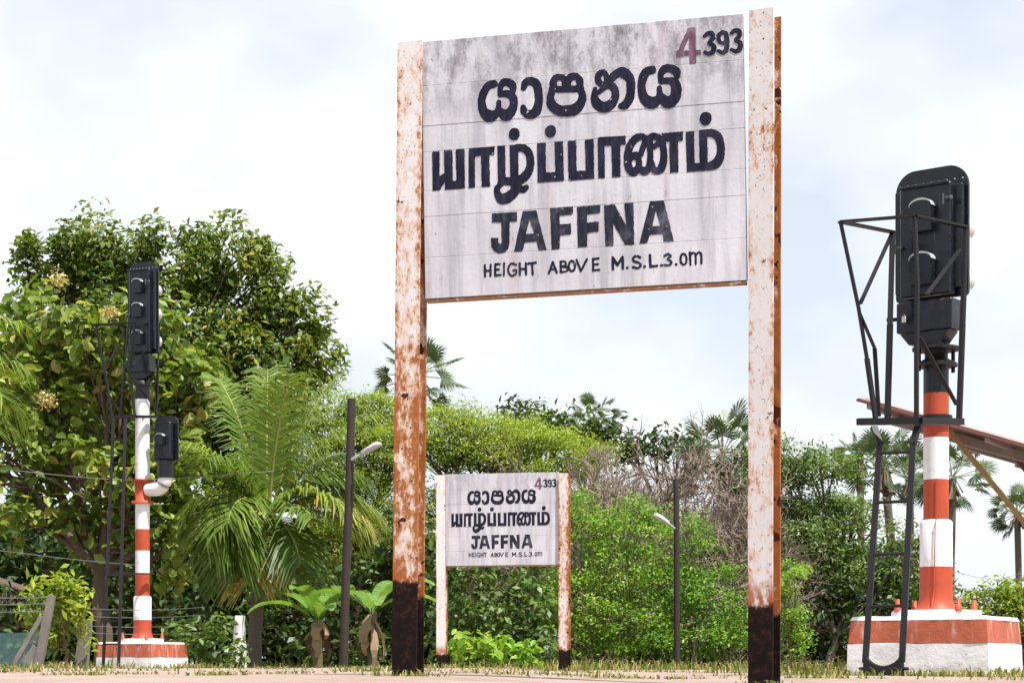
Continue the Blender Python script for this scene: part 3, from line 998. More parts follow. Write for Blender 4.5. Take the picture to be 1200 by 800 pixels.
def signal(name, label, base, rz, block, mast_r, bands, sleeve, sleeve_r, top_plate):
    t = thing(name, label, 'signal', base, rz)
    s, h, split = block
    rg = random.Random(int(base[0] * 100))
    # concrete base in two painted courses, slightly tapered, chipped edges
    def course(z0, z1, s0, s1):
        mb = MB()
        vs, fs = [], []
        n = 8
        ring = []
        for (za, sa) in ((z0, s0), (z1, s1)):
            for side in range(4):
                for i in range(n):
                    u = -1 + 2 * i / n
                    cc = {0: (u, -1), 1: (1, u), 2: (-u, 1), 3: (-1, -u)}[side]
                    k = 1.0 - (0.012 if i == 0 else 0.0)
                    vs.append((cc[0] * sa / 2 * k + rg.uniform(-.004, .004), cc[1] * sa / 2 * k + rg.uniform(-.004, .004), za + (rg.uniform(-.006, .004) if za == z1 else 0)))
        q = 4 * n
        for i in range(q):
            fs.append((i, (i + 1) % q, q + (i + 1) % q, q + i))
        fs.append(tuple(range(q, 2 * q)))
        fs.append(tuple(range(q))[::-1])
        mb.add(vs, fs)
        return mb
    course(-0.25, split, s * 1.035, s * 1.012).build('lower_course', MAT['block_white'], t)
    course(split, h - 0.03, s * 1.010, s * 0.985).build('upper_course', MAT['block_red'], t)
    course(h - 0.03, h, s * 0.985, s * 0.955).build('weathered_rim', MAT['block_white'], t)
    mb = MB()
    mb.lathe([(top_plate, h - 0.01), (top_plate, h + 0.04), (top_plate - 0.012, h + 0.052)], 10)
    mb.build('plinth', MAT['white_paint'], t)
    for sx in (-1, 1):
        for sy in (-1, 1):
            mb = MB()
            mb.lathe([(0.028, 0), (0.028, 0.05), (0.018, 0.052), (0.018, 0.095), (0.013, 0.10)], 10)
            mb.build('anchor_bolt', MAT['orange_paint'], t, (sx * top_plate * 0.66, sy * top_plate * 0.66, h + 0.04))
    mast_mesh('mast', bands, mast_r).build('mast', [MAT['white_paint'], MAT['orange_paint'], MAT['black_paint']], t)
    mb = MB()
    z0 = h + 0.05
    zs, z1 = sleeve
    mb.lathe([(sleeve_r * 1.42, z0), (sleeve_r * 1.15, z0 + 0.035), (sleeve_r * 1.02, z0 + 0.09), (sleeve_r, z0 + 0.13), (sleeve_r, zs)], 28, 1)
    mb.lathe([(sleeve_r, zs), (sleeve_r, z1 - 0.008), (sleeve_r * 0.88, z1 + 0.012)], 28, 0)
    mb.build('sleeve', [MAT['white_paint'], MAT['orange_paint']], t)
    return t


# --- right signal, about 16 m away (150 px per metre)
YR_ = 16.0
sc_ = FPX / YR_
bx_ = (1097 - 600) / sc_
gr = gz(bx_, YR_)
zz = lambda y: (HOR - y) / sc_ - gr          # photo row -> height over the signal's base
RZ = R(-27)
sigR = signal('railway_signal', 'red and white banded railway signal at right, two-lamp black head, ladder and caged platform', (bx_, YR_, gr), RZ,
              (1.083, zz(723), zz(754)), 0.098,
              [(zz(716), zz(664), 1), (zz(664), zz(609), 0), (zz(609), zz(562), 1), (zz(562), zz(513), 0), (zz(513), zz(461), 1), (zz(461), zz(426), 2)],
              (zz(664), zz(611)), 0.127, 0.36)
mb = MB()
for ya, r1 in ((428, 0.165), (409, 0.185)):
    mb.lathe([(r1, zz(ya) - 0.012), (r1, zz(ya) + 0.012)], 24)
mb.lathe([(0.165, zz(428) + .012), (0.08, zz(420)), (0.09, zz(409) - .012)], 20)
for k in range(4):
    a = R(45 + 90 * k)
    mb.lathe([(0.016, zz(428) - .05), (0.016, zz(409) + .03)], 8, 0, True, (0.15 * math.cos(a), 0.15 * math.sin(a), 0))
mb.build('neck_flange', MAT['black_steel'], sigR)
signal_head(sigR, 0.625, zz(350), zz(196), zz(352) - zz(392), [zz(256), zz(318)], -0.045, 0.0, False, R(-12), 0.55)
Rinv = Matrix.Rotation(-RZ, 3, 'Z')


def loc(px, py, Y, root, rinv):
    return rinv @ (P(px, py, Y) - root.location)


lr = lambda px, py, Y: loc(px, py, Y, sigR, Rinv)
# cage: guard loop A B C D at the top, stanchions, braces, platform
A_, B_, C_, D_ = lr(985, 260, 15.50), lr(1072, 253, 15.25), lr(1132, 266, 15.67), lr(1046, 272, 15.92)
mb = MB()
for a, b in ((A_, B_), (B_, C_), (A_, D_)):
    mb.bar(a, b, 0.055, 0.016, 0)
mb.build('guard_loop', MAT['black_steel'], sigR)
A0, B0, C0, D0 = lr(1026, 490, 15.48), lr(1074, 490, 15.22), lr(1124, 490, 15.60), lr(1040, 490, 15.85)
for pts in ([A_, lr(1006, 360, 15.50), lr(1016, 420, 15.50), A0], [D_, lr(1043, 380, 15.90), D0], [C_, lr(1128, 380, 15.64), C0], [B_, lr(1075, 330, 15.24), lr(1074, 420, 15.22), B0]):
    mb = MB()
    for a, b in zip(pts[:-1], pts[1:]):
        mb.bar(a, b, 0.046 if pts[0] is not B_ else 0.03, 0.024, 0, R(20))
    mb.build('stanchion', MAT['black_steel'], sigR)
for a, b in ((D_, lr(1008, 356, 15.50)), (lr(1007, 366, 15.50), lr(1025, 408, 15.55)), (lr(1025, 408, 15.55), lr(1030, 488, 15.60)), (lr(1125, 292, 15.63), lr(1086, 345, 15.28)), (lr(1078, 395, 15.24), lr(1121, 474, 15.58))):
    mb = MB()
    mb.bar(a, b, 0.032, 0.012, 0)
    mb.build('brace', MAT['black_steel'], sigR)
mb = MB()
for a, b in ((lr(1007, 494, 15.45), lr(1078, 493, 15.18)), (lr(1078, 493, 15.18), lr(1127, 494, 15.62)), (lr(1007, 494, 15.45), lr(1040, 494, 15.85))):
    mb.bar(a, b, 0.05, 0.05, 0, 0)
n1 = lr(1010, 492, 15.48)
n2 = lr(1076, 492, 15.22)
for k in range(1, 5):
    o_ = (lr(1046, 492, 15.80) - n1) * (k / 4.6)
    mb.bar(n1 + o_, n2 + o_, 0.035, 0.012, 0)
mb.build('platform', MAT['black_steel'], sigR)
mb = MB()
mb.lathe([(0.125, zz(498)), (0.125, zz(487))], 24)
mb.build('platform_collar', MAT['black_steel'], sigR)
mb = MB()
lt, lb, rt_, rb = lr(1031, 520, 15.38), lr(1014, 776, 15.05), lr(1070, 518, 15.18), lr(1057, 775, 14.86)
for a, b, top in ((lt, lb, lr(1024, 500, 15.48)), (rt_, rb, lr(1076, 499, 15.24))):
    mb.bar(a, b, 0.044, 0.026, 0, R(0))
    mb.bar(top, Vector(a) + (Vector(a) - Vector(top)).normalized() * 0.012, 0.05, 0.0255, 0, R(0))
lad = mb.build('ladder', MAT['black_steel'], sigR)
for y in (531, 588, 648, 707):
    u = (y - 520) / 250.0
    mb = MB()
    mb.tube([lt.lerp(lb, u), rt_.lerp(rb, u)], 0.013, 8)
    mb.build('rung', MAT['black_steel'], lad)
# cast foot bracket of the ladder: a yoke
ax = (rb - lb)
wv = ax.length
yk = []
for i in range(13):
    u = i / 12
    yk.append((-wv / 2 + wv * u, 0.15 - 0.105 * math.sin(math.pi * u) ** 0.5 + 0.03))
low = [(-wv / 2 + wv * u, -0.0 + 0.028 * math.sin(math.pi * u)) for u in [1 - i / 12 for i in range(13)]]
mb = MB()
mb.prism([(x * 1.02, z) for x, z in yk] + [(x * 1.08, z - 0.02) for x, z in low], -0.02, 0.02)
mb.tube([(-wv / 2 - 0.05, 0, 0.055), (-wv / 2 + 0.02, 0, 0.055)], 0.012, 8)
mb.tube([(wv / 2 - 0.02, 0, 0.055), (wv / 2 + 0.05, 0, 0.055)], 0.012, 8)
mid_ = (lb + rb) / 2
mb.build('ladder_foot', MAT['black_steel'], sigR, (mid_.x, mid_.y, 0.0), (0, 0, math.atan2(ax.y, ax.x)))
# cable down the mast
mb = MB()
mb.tube([(0.03, -0.104, zz(562)), (0.035, -0.106, zz(606)), (0.03, -0.134, zz(616)), (0.02, -0.135, zz(690)), (0.01, -0.16, zz(712)), (-0.02, -0.3, zz(722))], 0.0045, 6)
mb.build('cable', MAT['orange_paint'], sigR)

# --- left signal, about 31 m away
YL_ = 31.0
sc_ = FPX / YL_
bx_ = (167 - 600) / sc_
gl = gz(bx_, YL_)
sl = sc_
zl = lambda y: (HOR - y) / sl - gl
RZL = R(-24)
sigL = signal('railway_signal', 'red and white banded railway signal at left, tall three-lamp head and small side head', (bx_, YL_, gl), RZL,
              (0.98, zl(752), zl(770)), 0.108,
              [(zl(750), zl(698), 1), (zl(698), zl(672), 1), (zl(672), zl(645), 0), (zl(645), zl(620), 1), (zl(620), zl(588), 0), (zl(588), zl(562), 1), (zl(562), zl(468), 0), (zl(468), zl(452), 2)],
              (zl(726), zl(699)), 0.135, 0.32)
signal_head(sigL, 0.53, zl(415), zl(307), zl(415) - zl(437), [zl(337), zl(365), zl(397)], hood=0.37)
mb = MB()
mb.lathe([(0.13, zl(452)), (0.13, zl(447)), (0.09, zl(446)), (0.09, zl(440))], 20)
mb.build('neck_flange', MAT['black_steel'], sigL)
RinvL = Matrix.Rotation(-RZL, 3, 'Z')
ll = lambda px, py, Y: loc(px, py, Y, sigL, RinvL)
A_, B_, C_, D_ = ll(112, 380, 31.0), ll(158, 378, 30.7), ll(187, 379, 31.05), ll(148, 382, 31.3)
mb = MB()
for a, b in ((A_, B_), (B_, C_), (A_, D_)):
    mb.bar(a, b, 0.055, 0.016, 0)
mb.build('guard_loop', MAT['black_steel'], sigL)
for pts in ([A_, ll(124, 440, 31.0), ll(131, 487, 31.0)], [D_, ll(146, 430, 31.3), ll(141, 487, 31.2)], [C_, ll(185, 430, 31.04), ll(183, 487, 31.0)], [B_, ll(152, 430, 30.7), ll(158, 487, 30.7)]):
    mb = MB()
    for a, b in zip(pts[:-1], pts[1:]):
        mb.bar(a, b, 0.045, 0.02, 0, R(20))
    mb.build('stanchion', MAT['black_steel'], sigL)
for a, b in ((D_, ll(126, 430, 31.0)), (ll(153, 440, 30.7), ll(182, 478, 31.0)), (ll(183, 396, 31.0), ll(155, 428, 30.75))):
    mb = MB()
    mb.bar(a, b, 0.032, 0.012, 0)
    mb.build('brace', MAT['black_steel'], sigL)
mb = MB()
for a, b in ((ll(128, 488, 30.95), ll(160, 488, 30.65)), (ll(160, 488, 30.65), ll(185, 488, 31.0)), (ll(128, 488, 30.95), ll(142, 489, 31.25))):
    mb.bar(a, b, 0.05, 0.04, 0, 0)
for k in range(1, 4):
    a, b = ll(130, 488, 30.98), ll(158, 488, 30.68)
    o_ = (ll(145, 488, 31.25) - a) * (k / 4)
    mb.bar(a + o_, b + o_, 0.035, 0.012, 0)
mb.build('platform', MAT['black_steel'], sigL)
mb = MB()
lt, lb, rt_, rb = ll(133, 490, 30.7), ll(121, 781, 30.05), ll(147, 490, 30.5), ll(139, 781, 29.9)
for a, b in ((lt, lb), (rt_, rb)):
    mb.bar(a, b, 0.045, 0.022, 0)
lad = mb.build('ladder', MAT['black_steel'], sigL)
for k in range(1, 11):
    u = k / 11.0
    mb = MB()
    mb.tube([lt.lerp(lb, u), rt_.lerp(rb, u)], 0.012, 8)
    mb.build('rung', MAT['black_steel'], lad)
mb = MB()
mb.bar(ll(124, 671, 30.3), ll(180, 672, 30.9), 0.05, 0.02)
mb.build('ladder_stay', MAT['black_steel'], sigL)
# side head on its elbow pipe
ex = (196 - 167) / sl / math.cos(RZL)
mb = MB()
zc = zl(575)
mb.lathe([(0.165, zl(590)), (0.165, zl(587)), (0.114, zl(586.5)), (0.114, zl(565.5)), (0.165, zl(565)), (0.165, zl(562))], 24)
mb.build('bracket_clamp', MAT['orange_paint'], sigL)
mb = MB()
eb = ex - 0.17
mb.tube([(0.09, 0, zl(560.5) - 0.17)] + [(eb + 0.17 * math.sin(R(a)), 0, zl(560.5) - 0.17 * math.cos(R(a))) for a in range(0, 91, 10)] + [(ex, 0, zl(560))], 0.105, 18)
mb.build('elbow_pipe', MAT['white_paint'], sigL)
mb = MB()
mb.lathe([(0.12, zl(561)), (0.12, zl(541))], 18, 0, True, (ex, 0, 0))
mb.build('side_neck', MAT['black_paint'], sigL)
signal_head(sigL, 0.42, zl(541), zl(489), 0, [zl(517)], ex, 0.0, True)

# ------------------------------------------------------------------ lamp posts
def lamp_post(label, pts_px, Y, r, head, arm_from, grey, group='lamp posts along the thicket'):
    (bx, by), (tx, ty) = pts_px
    b = P(bx, by, Y)
    b.z = gz(b.x, b.y)
    t = thing('lamp_post', label, 'lamp post', b, 0, group)
    top = P(tx, ty, Y) - b
    mb = MB()
    mb.tube([(0, 0, -0.3), top * 0.3, top * 0.62 + Vector((0.01, 0, 0)), top], [r * 1.08, r * 1.02, r, r * 0.92], 12)
    mb.build('pole', MAT['dark_pole'], t)
    a, h0, h1 = P(*arm_from, Y) - b, P(*head[0], Y - 0.2) - b, P(*head[1], Y - 0.35) - b
    mb = MB()
    mb.tube([a, a.lerp(h0, 0.5), h0.lerp(h1, 0.25)], 0.024, 8)
    mb.build('arm', MAT['lamp_grey'], t)
    mb = MB()
    d = h1 - h0
    ln = d.length
    q = d.to_track_quat('X', 'Z').to_matrix()
    vs, fs, n = [], [], 12
    prof = [(-0.04, 0.035, 0.03), (0.1, 0.055, 0.05), (0.45, 0.085, 0.06), (0.85, 0.09, 0.065), (1.0, 0.05, 0.03)]
    for (u, wy, wz) in prof:
        for k in range(n):
            an = 2 * math.pi * k / n
            vs.append(h0 + q @ Vector((u * ln, wy * math.cos(an), wz * math.sin(an) * (1.0 if math.sin(an) > 0 else 0.5))))
    for i in range(len(prof) - 1):
        for k in range(n):
            fs.append((i * n + k, i * n + (k + 1) % n, (i + 1) * n + (k + 1) % n, (i + 1) * n + k))
    fs.append(tuple(range(n))[::-1])
    fs.append(tuple((len(prof) - 1) * n + k for k in range(n)))
    mb.add(vs, fs, 0, True)
    mb.build('lamp_head', MAT['lamp_grey' if grey else 'lamp_white'], t)
    return t


lamp_post('dark lamp post with grey arm lamp beside the coconut palm', ((402, 785), (412, 467)), 32.0, 0.066, ((424, 532), (446, 520)), (409, 540), True)
lamp_post('thin dark lamp post with white lamp before the bright green bushes', ((793.5, 783), (792, 561)), 42.0, 0.062, ((784, 614), (767, 603)), (792, 620), False)
lamp_post('distant lamp post with white lamp seen through the ladder of the right signal', ((1060, 781), (1058, 650)), 58.0, 0.05, ((1052, 663), (1041, 651)), (1058, 668), False)

# ------------------------------------------------------------------ platform shelter at the right
d_ = Vector((0.47, 0.883, 0))
p0, p1 = P(1005, 468, 20.0), P(1330, 560, 20.6)
gx_ = gz(4.5, 20)
sh = thing('platform_shelter', 'maroon-edged platform shelter roof with ochre brace behind the right signal', 'shelter', (5.6, 21.4, gz(5.6, 21.4)))
so = sh.location
w_ = (p1 - p0)
up = w_.cross(d_).normalized()
if up.z < 0: up = -up
LEN = 7.0
mb = MB()
n = 36
for k in range(n):          # corrugated sheet, ridges along the slope
    u0, u1, u2 = k / n, (k + .5) / n, (k + 1) / n
    q = [p0 + d_ * LEN * u + up * h for u, h in ((u0, 0.03), (u1, 0.055), (u2, 0.03))]
    vs = [x - so for x in q] + [x + w_ - so for x in q]
    mb.add(vs, [(0, 1, 4, 3), (1, 2, 5, 4)], 0, False)
mb.build('roof_sheet', MAT['roof_sheet'], sh)
mb = MB()
mb.bar(p0 - so, p1 - so, 0.07, 0.022)
mb.build('fascia', MAT['roof_red'], sh)
for k in range(5):
    mb = MB()
    a = p0 + w_ * (0.04 + 0.21 * k) - up * 0.02 + d_ * 0.02 - so
    mb.bar(a, a + d_ * (LEN - 0.1), 0.05, 0.07)
    mb.build('purlin', MAT['roof_sheet'], sh)
for k in (0.9, 3.4, 5.9):
    mb = MB()
    a = p0 + d_ * k - up * 0.085 - so
    mb.bar(a + w_ * 0.03, a + w_, 0.06, 0.09)
    mb.build('rafter', MAT['roof_sheet'], sh)
ccol = P(1246, 640, 20.9)
ccol.z = gz(ccol.x, ccol.y)
for k, (dd, mt) in enumerate(((0.0, 'brace'), (2.5, 'roof_red'), (5.0, 'brace'))):
    b0 = P(1111, 503, 20.75) + d_ * dd
    c0 = ccol + d_ * dd
    b1 = c0 + Vector((0, 0, (HOR - 668) / FPX * 20.9 - ccol.z))
    mb = MB()
    mb.bar(b0 - so, b1 - so, 0.085, 0.05, 0, R(15))
    mb.build('brace', MAT[mt], sh)
    mb = MB()
    topz = (p0 + w_ * ((c0 - p0 - d_ * dd).x / w_.x)).z - 0.1
    mb.bar(c0 - so - Vector((0, 0, 0.2)), Vector((c0.x, c0.y, topz)) - so, 0.12, 0.12)
    mb.build('column', MAT['roof_red'], sh)
tl = thing('batten_light', 'small grey batten light hung under the shelter roof', 'light', P(1158, 524, 21.6))
mb = MB()
dl = d_.normalized()
mb.bar(-dl * 0.42 + Vector((0, 0, 0)), dl * 0.42, 0.10, 0.04)
mb.build('housing', MAT['roof_sheet'], tl)
mb = MB()
mb.tube([(0, 0, 0), (0.01, 0.01, 0.07)], 0.006, 6)
mb.build('hanger', MAT['black_steel'], tl)

# ------------------------------------------------------------------ foliage builders
def fast_mesh(name, V, F, tint, mat, smooth=False):
    """V (n,3), F (m,4) quads, tint per face"""
    me = bpy.data.meshes.new(name)
    me.vertices.add(len(V))
    me.vertices.foreach_set('co', np.asarray(V, np.float32).ravel())
    me.loops.add(F.size)
    me.loops.foreach_set('vertex_index', F.astype(np.int32).ravel())
    me.polygons.add(len(F))
    me.polygons.foreach_set('loop_start', (np.arange(len(F)) * F.shape[1]).astype(np.int32))
    me.polygons.foreach_set('loop_total', np.full(len(F), F.shape[1], np.int32))
    at = me.attributes.new('tint', 'FLOAT', 'FACE')
    at.data.foreach_set('value', np.clip(tint, 0, 1).astype(np.float32))
    me.materials.append(mat)
    me.update(calc_edges=True)
    return me


def nrm(a):
    return a / np.maximum(1e-9, np.linalg.norm(a, axis=1, keepdims=True))


def leaf_cloud(rng, C, out, L, W, up=0.7, outw=0.5, rnd=0.7, wide=False, droop=0.0):
    n = len(C)
    N = nrm(np.array([0, 0, up]) + outw * out + rnd * rng.normal(size=(n, 3)))
    T = rng.normal(size=(n, 3)) + out * 0.8
    T[:, 2] -= droop
    T = nrm(T - N * (T * N).sum(1, keepdims=True))
    B = np.cross(N, T)
    s = (L * rng.uniform(0.5, 1.45, n))[:, None]
    w = s * W
    if wide:
        p = [C - T * s * .5, C - T * s * .12 + B * w * .5 + N * w * .18, C + T * s * .25 + B * w * .42 + N * w * .14 - N * s * .03, C + T * s * .5 - N * s * .12,
             C + T * s * .25 - B * w * .42 + N * w * .14 - N * s * .03, C - T * s * .12 - B * w * .5 + N * w * .18]
        V = np.stack(p, 1).reshape(-1, 3)
        b = (np.arange(n) * 6)[:, None]
        F = np.concatenate([b + np.array([0, 1, 2, 3]), b + np.array([0, 3, 4, 5])], 1).reshape(-1, 4)
        return V, F, 2
    p = [C - T * s * .5, C + B * w * .5 + N * w * .15, C + T * s * .5 - N * s * .08, C - B * w * .5 + N * w * .15]
    V = np.stack(p, 1).reshape(-1, 3)
    F = (np.arange(n) * 4)[:, None] + np.arange(4)
    return V, F, 1


def tree(name, label, cat, base_px, Y, lobes, mat, leaf, per_lobe=(26, 45), clump=0.32, seed=1, bark='bark', trunk_r=0.16, wide=False,
         flat=1.0, up=0.7, rnd=0.7, droop=0.0, limbs=True, group=None, shell=0.45, twig=2, tint=(0.45, 0.22), crown_name='crown', lai=3.4, soft=False):
    """lobes: (px, py, rx_px, rz_px[, dY]) at depth Y"""
    rng = np.random.default_rng(seed)
    b = P(base_px, HOR, Y)
    b.z = gz(b.x, b.y)
    t = thing(name, label, cat, b, 0, group)
    k = Y / FPX
    Cs, Os, Ts = [], [], []
    tips = []
    for lb in lobes:
        px, py, rx, rz = lb[:4]
        dY = lb[4] if len(lb) > 4 else rng.uniform(-0.5, 0.5) * rx * k * 0.6
        c = np.array(P(px, py, Y)) + np.array([0, dY, 0]) - np.array(b)
        rad = np.array([rx * k, rx * k * 0.85, rz * k])
        area = rx * rz * k * k
        ncl = max(6, int(lai * per_lobe[0] / 13.0 * math.pi * area / (leaf[0] ** 2 * leaf[1] * 0.55) / per_lobe[1]))
        d = nrm(rng.normal(size=(ncl, 3)))
        rr = rng.uniform(shell, 1.0, ncl) ** 0.75
        cc = c + d * rad * rr[:, None]
        ok = cc[:, 2] > 0.12
        cc, d = cc[ok], d[ok]
        tips.append((c, cc))
        for q, dd in zip(cc, d):
            m_ = int(per_lobe[1] * rng.uniform(0.55, 1.4))
            o = nrm(rng.normal(size=(m_, 3))) * (rng.uniform(0.05, 1, (m_, 1)) ** 0.42) * np.array([1, 1, flat]) * clump * 1.75 * rng.uniform(0.55, 1.2)
            if soft:        # loose sprays instead of round clumps
                ax_ = nrm(rng.normal(size=(1, 3)) * np.array([1, 1, 0.25]))[0]
                o = rng.normal(size=(m_, 3)) * np.array([0.55, 0.55, 0.55 * flat]) * clump + ax_ * rng.normal(0, 0.9, (m_, 1)) * clump
            Cs.append(q + o)
            Os.append(nrm(o * 0.8 + dd * clump + np.array([0, 0, 0.05])))
            Ts.append(np.clip(rng.normal(tint[0], tint[1] * 0.7) + rng.normal(0, tint[1] * 0.8, m_), 0, 1))
    C, O, T = np.vstack(Cs), np.vstack(Os), np.concatenate(Ts)
    ok = C[:, 2] > 0.02
    C, O, T = C[ok], O[ok], T[ok]
    V, F, rep = leaf_cloud(rng, C, O, leaf[0], leaf[1], up, 0.5, rnd, wide, droop)
    link(crown_name, fast_mesh(crown_name, V, F, np.repeat(T, rep), mat), t)
    if limbs:
        mb = MB()
        cen = np.mean([c for c, _ in tips], 0)
        top = min(c[2] for c, _ in tips)
        fork = np.array([cen[0] * 0.25, cen[1] * 0.25, max(0.25, min(top * 0.8, cen[2] * 0.55))])
        j = lambda s_: rng.normal(size=3) * s_
        mb.tube([(0, 0, -0.3), tuple(fork * 0.35 + j(trunk_r * .5)), tuple(fork * 0.7 + j(trunk_r * .5)), tuple(fork)], [trunk_r * 1.3, trunk_r, trunk_r * .9, trunk_r * .8], 9)
        for c, cc in tips:
            m1 = fork + (c - fork) * 0.45 + j(0.12) - np.array([0, 0, 0.06])
            mb.tube([tuple(fork), tuple(m1), tuple(c)], [trunk_r * .62, trunk_r * .42, trunk_r * .2], 7)
            for q in cc[:: max(1, len(cc) // (twig * 5))]:
                s_ = m1 + (c - m1) * rng.uniform(0.2, 1.0)
                mb.tube([tuple(s_), tuple(s_ + (q - s_) * 0.5 + j(0.06)), tuple(q)], [trunk_r * .2, trunk_r * .13, trunk_r * .05], 5)
        mb.build('trunk', MAT[bark], t)
    return t


def frond(mb_v, mb_f, mb_t, rng, base, az, el, L, curl, leaf_len, n=46, tint=0.5, twist=0.0, width=0.035):
    """one feather palm frond: rachis arcs from base; leaflets hang from it. returns rachis points"""
    pts = []
    p = np.array(base, float)
    h = np.array([math.cos(az), math.sin(az), 0])
    seg = 22
    e = el
    for i in range(seg + 1):
        pts.append(p.copy())
        e -= curl / seg * (0.4 + 1.2 * i / seg)
        p = p + (h * math.cos(e) + np.array([0, 0, math.sin(e)])) * L / seg
    pts = np.array(pts)
    side0 = np.cross(h, [0, 0, 1.0])
    for i in range(n):
        u = 0.14 + 0.86 * (i + rng.uniform(-.3, .3)) / n
        u = min(0.995, max(0.1, u))
        q = u * seg
        a = int(min(seg - 1, q))
        c = pts[a] + (pts[a + 1] - pts[a]) * (q - a)
        tdir = pts[a + 1] - pts[a]
        tdir = tdir / np.linalg.norm(tdir)
        ll_ = leaf_len * (0.45 + 0.75 * math.sin(math.pi * min(1, u * 0.80 + 0.12))) * rng.uniform(0.85, 1.1)
        for sd in (-1, 1):
            upv = np.cross(side0, tdir)
            if upv[2] < 0: upv = -upv
            d = side0 * sd * 0.85 + tdir * 0.62 + upv * (0.22 + twist * sd) + rng.normal(size=3) * 0.09
            d /= np.linalg.norm(d)
            droop = rng.uniform(0.30, 0.62) * ll_
            wv = np.cross(d, upv)
            wv = wv / max(1e-6, np.linalg.norm(wv)) * width * rng.uniform(.7, 1.1)
            m1 = c + d * ll_ * 0.5 - np.array([0, 0, droop * 0.22])
            m2 = c + d * ll_ * 0.92 - np.array([0, 0, droop])
            o = len(mb_v)
            mb_v.extend([c - wv * .4, c + wv * .4, m1 + wv * .55, m1 - wv * .55, m2 + wv * .07, m2 - wv * .07])
            mb_f.extend([(o, o + 1, o + 2, o + 3), (o + 3, o + 2, o + 4, o + 5)])
            tv = tint + rng.normal(0, 0.12)
            mb_t.extend([tv, tv + 0.05])
    return pts


def coconut(label, base_px, Y, crown_px, fronds, trunk_r=0.125, seed=3, leaf_len=0.75, lean=0.0, skirt=True):
    rng = np.random.default_rng(seed)
    b = P(base_px, HOR, Y)
    b.z = gz(b.x, b.y)
    t = thing('coconut_palm', label, 'palm', b)
    c = np.array(P(*crown_px, Y)) - np.array(b)
    mb = MB()
    n = 16
    pts = [np.array([c[0] * (i / n) ** 1.4, c[1] * i / n, -0.2 + (c[2] + 0.2) * i / n]) for i in range(n + 1)]
    mb.tube([tuple(p) for p in pts], [trunk_r * (1.5 - 0.6 * min(1, i / 4)) * (1.05 if i % 2 else 0.95) for i in range(n + 1)], 12)
    mb.build('trunk', MAT['palm_bark'], t)
    for (az, el, L, curl, tint) in fronds:
        v, f, ti = [], [], []
        bp = c + np.array([math.cos(R(az)) * .1, math.sin(R(az)) * .1, 0])
        pts = frond(v, f, ti, rng, bp, R(az), R(el), L, R(curl), leaf_len, int(20 + 17 * L), tint, rng.uniform(-.12, .12))
        fr = link('frond', fast_mesh('frond', np.array(v), np.array(f), np.array(ti), MAT['leaf_palm']), t)
        mb = MB()
        mb.tube([tuple(p) for p in pts[::2]], [0.035 * (1 - 0.85 * i / 11) for i in range(len(pts[::2]))], 6)
        mb.build('rachis', MAT['frond_stem'], fr)
    return t


MAT['frond_stem'] = plain('frond stem', (0.24, 0.26, 0.07), 0.5, 0.2, 6, bump=0)


def fan_crown(seed, nleaf=34, R0=0.78, pet=1.2, low=-0.8):
    """palmyra crown: stiff fans all round, lower ones hang"""
    rng = np.random.default_rng(seed)
    V, F, T = [], [], []
    for k in range(nleaf):
        az = k * 2.39996 + rng.normal(0, .15)
        sz = low + (0.97 - low) * ((k + .5) / nleaf) ** 0.85
        el = math.asin(max(-1, min(1, sz)))
        d = np.array([math.cos(az) * math.cos(el), math.sin(az) * math.cos(el), math.sin(el)])
        pl_ = pet * rng.uniform(0.75, 1.15)
        c = d * pl_
        side = np.cross(d, [0, 0, 1.0])
        side /= max(1e-6, np.linalg.norm(side))
        upv = np.cross(side, d)
        roll = rng.normal(0, .5)
        s2 = side * math.cos(roll) + upv * math.sin(roll)
        n2 = np.cross(s2, d)
        r = R0 * rng.uniform(0.75, 1.1)
        o = len(V)
        V.extend([d * 0.1 - s2 * .03, d * 0.1 + s2 * .03, c + s2 * .022, c - s2 * .022])
        F.append((o, o + 1, o + 2, o + 3)); T.append(0.7)
        ns = 22
        tv = rng.uniform(.25, .75) if el > -0.35 else rng.uniform(0, .35)
        for i in range(ns):
            a = R(-118 + 236 * (i + .5) / ns)
            rl = r * (0.72 + 0.28 * math.cos(a * 0.75)) * rng.uniform(0.9, 1.06)
            e = d * math.cos(a) + s2 * math.sin(a)
            w = np.cross(n2, e)
            fold = n2 * (0.035 if i % 2 else -0.02)
            m1 = c + e * rl * .55 + fold * r
            tp = c + e * rl + n2 * 0.0 - np.array([0, 0, 0.10 * rl])
            hw = r * 0.062
            o = len(V)
            V.extend([c, m1 + w * hw, tp, m1 - w * hw])
            F.append((o, o + 1, o + 2, o + 3)); T.append(tv + rng.normal(0, .1))
    return np.array(V), np.array(F), np.array(T)


FAN = []
for sd, nl in ((11, 22), (12, 20), (13, 27)):
    v, f, ti = fan_crown(sd, nl)
    FAN.append(fast_mesh('fan_crown', v, f, ti, MAT['leaf_fan']))


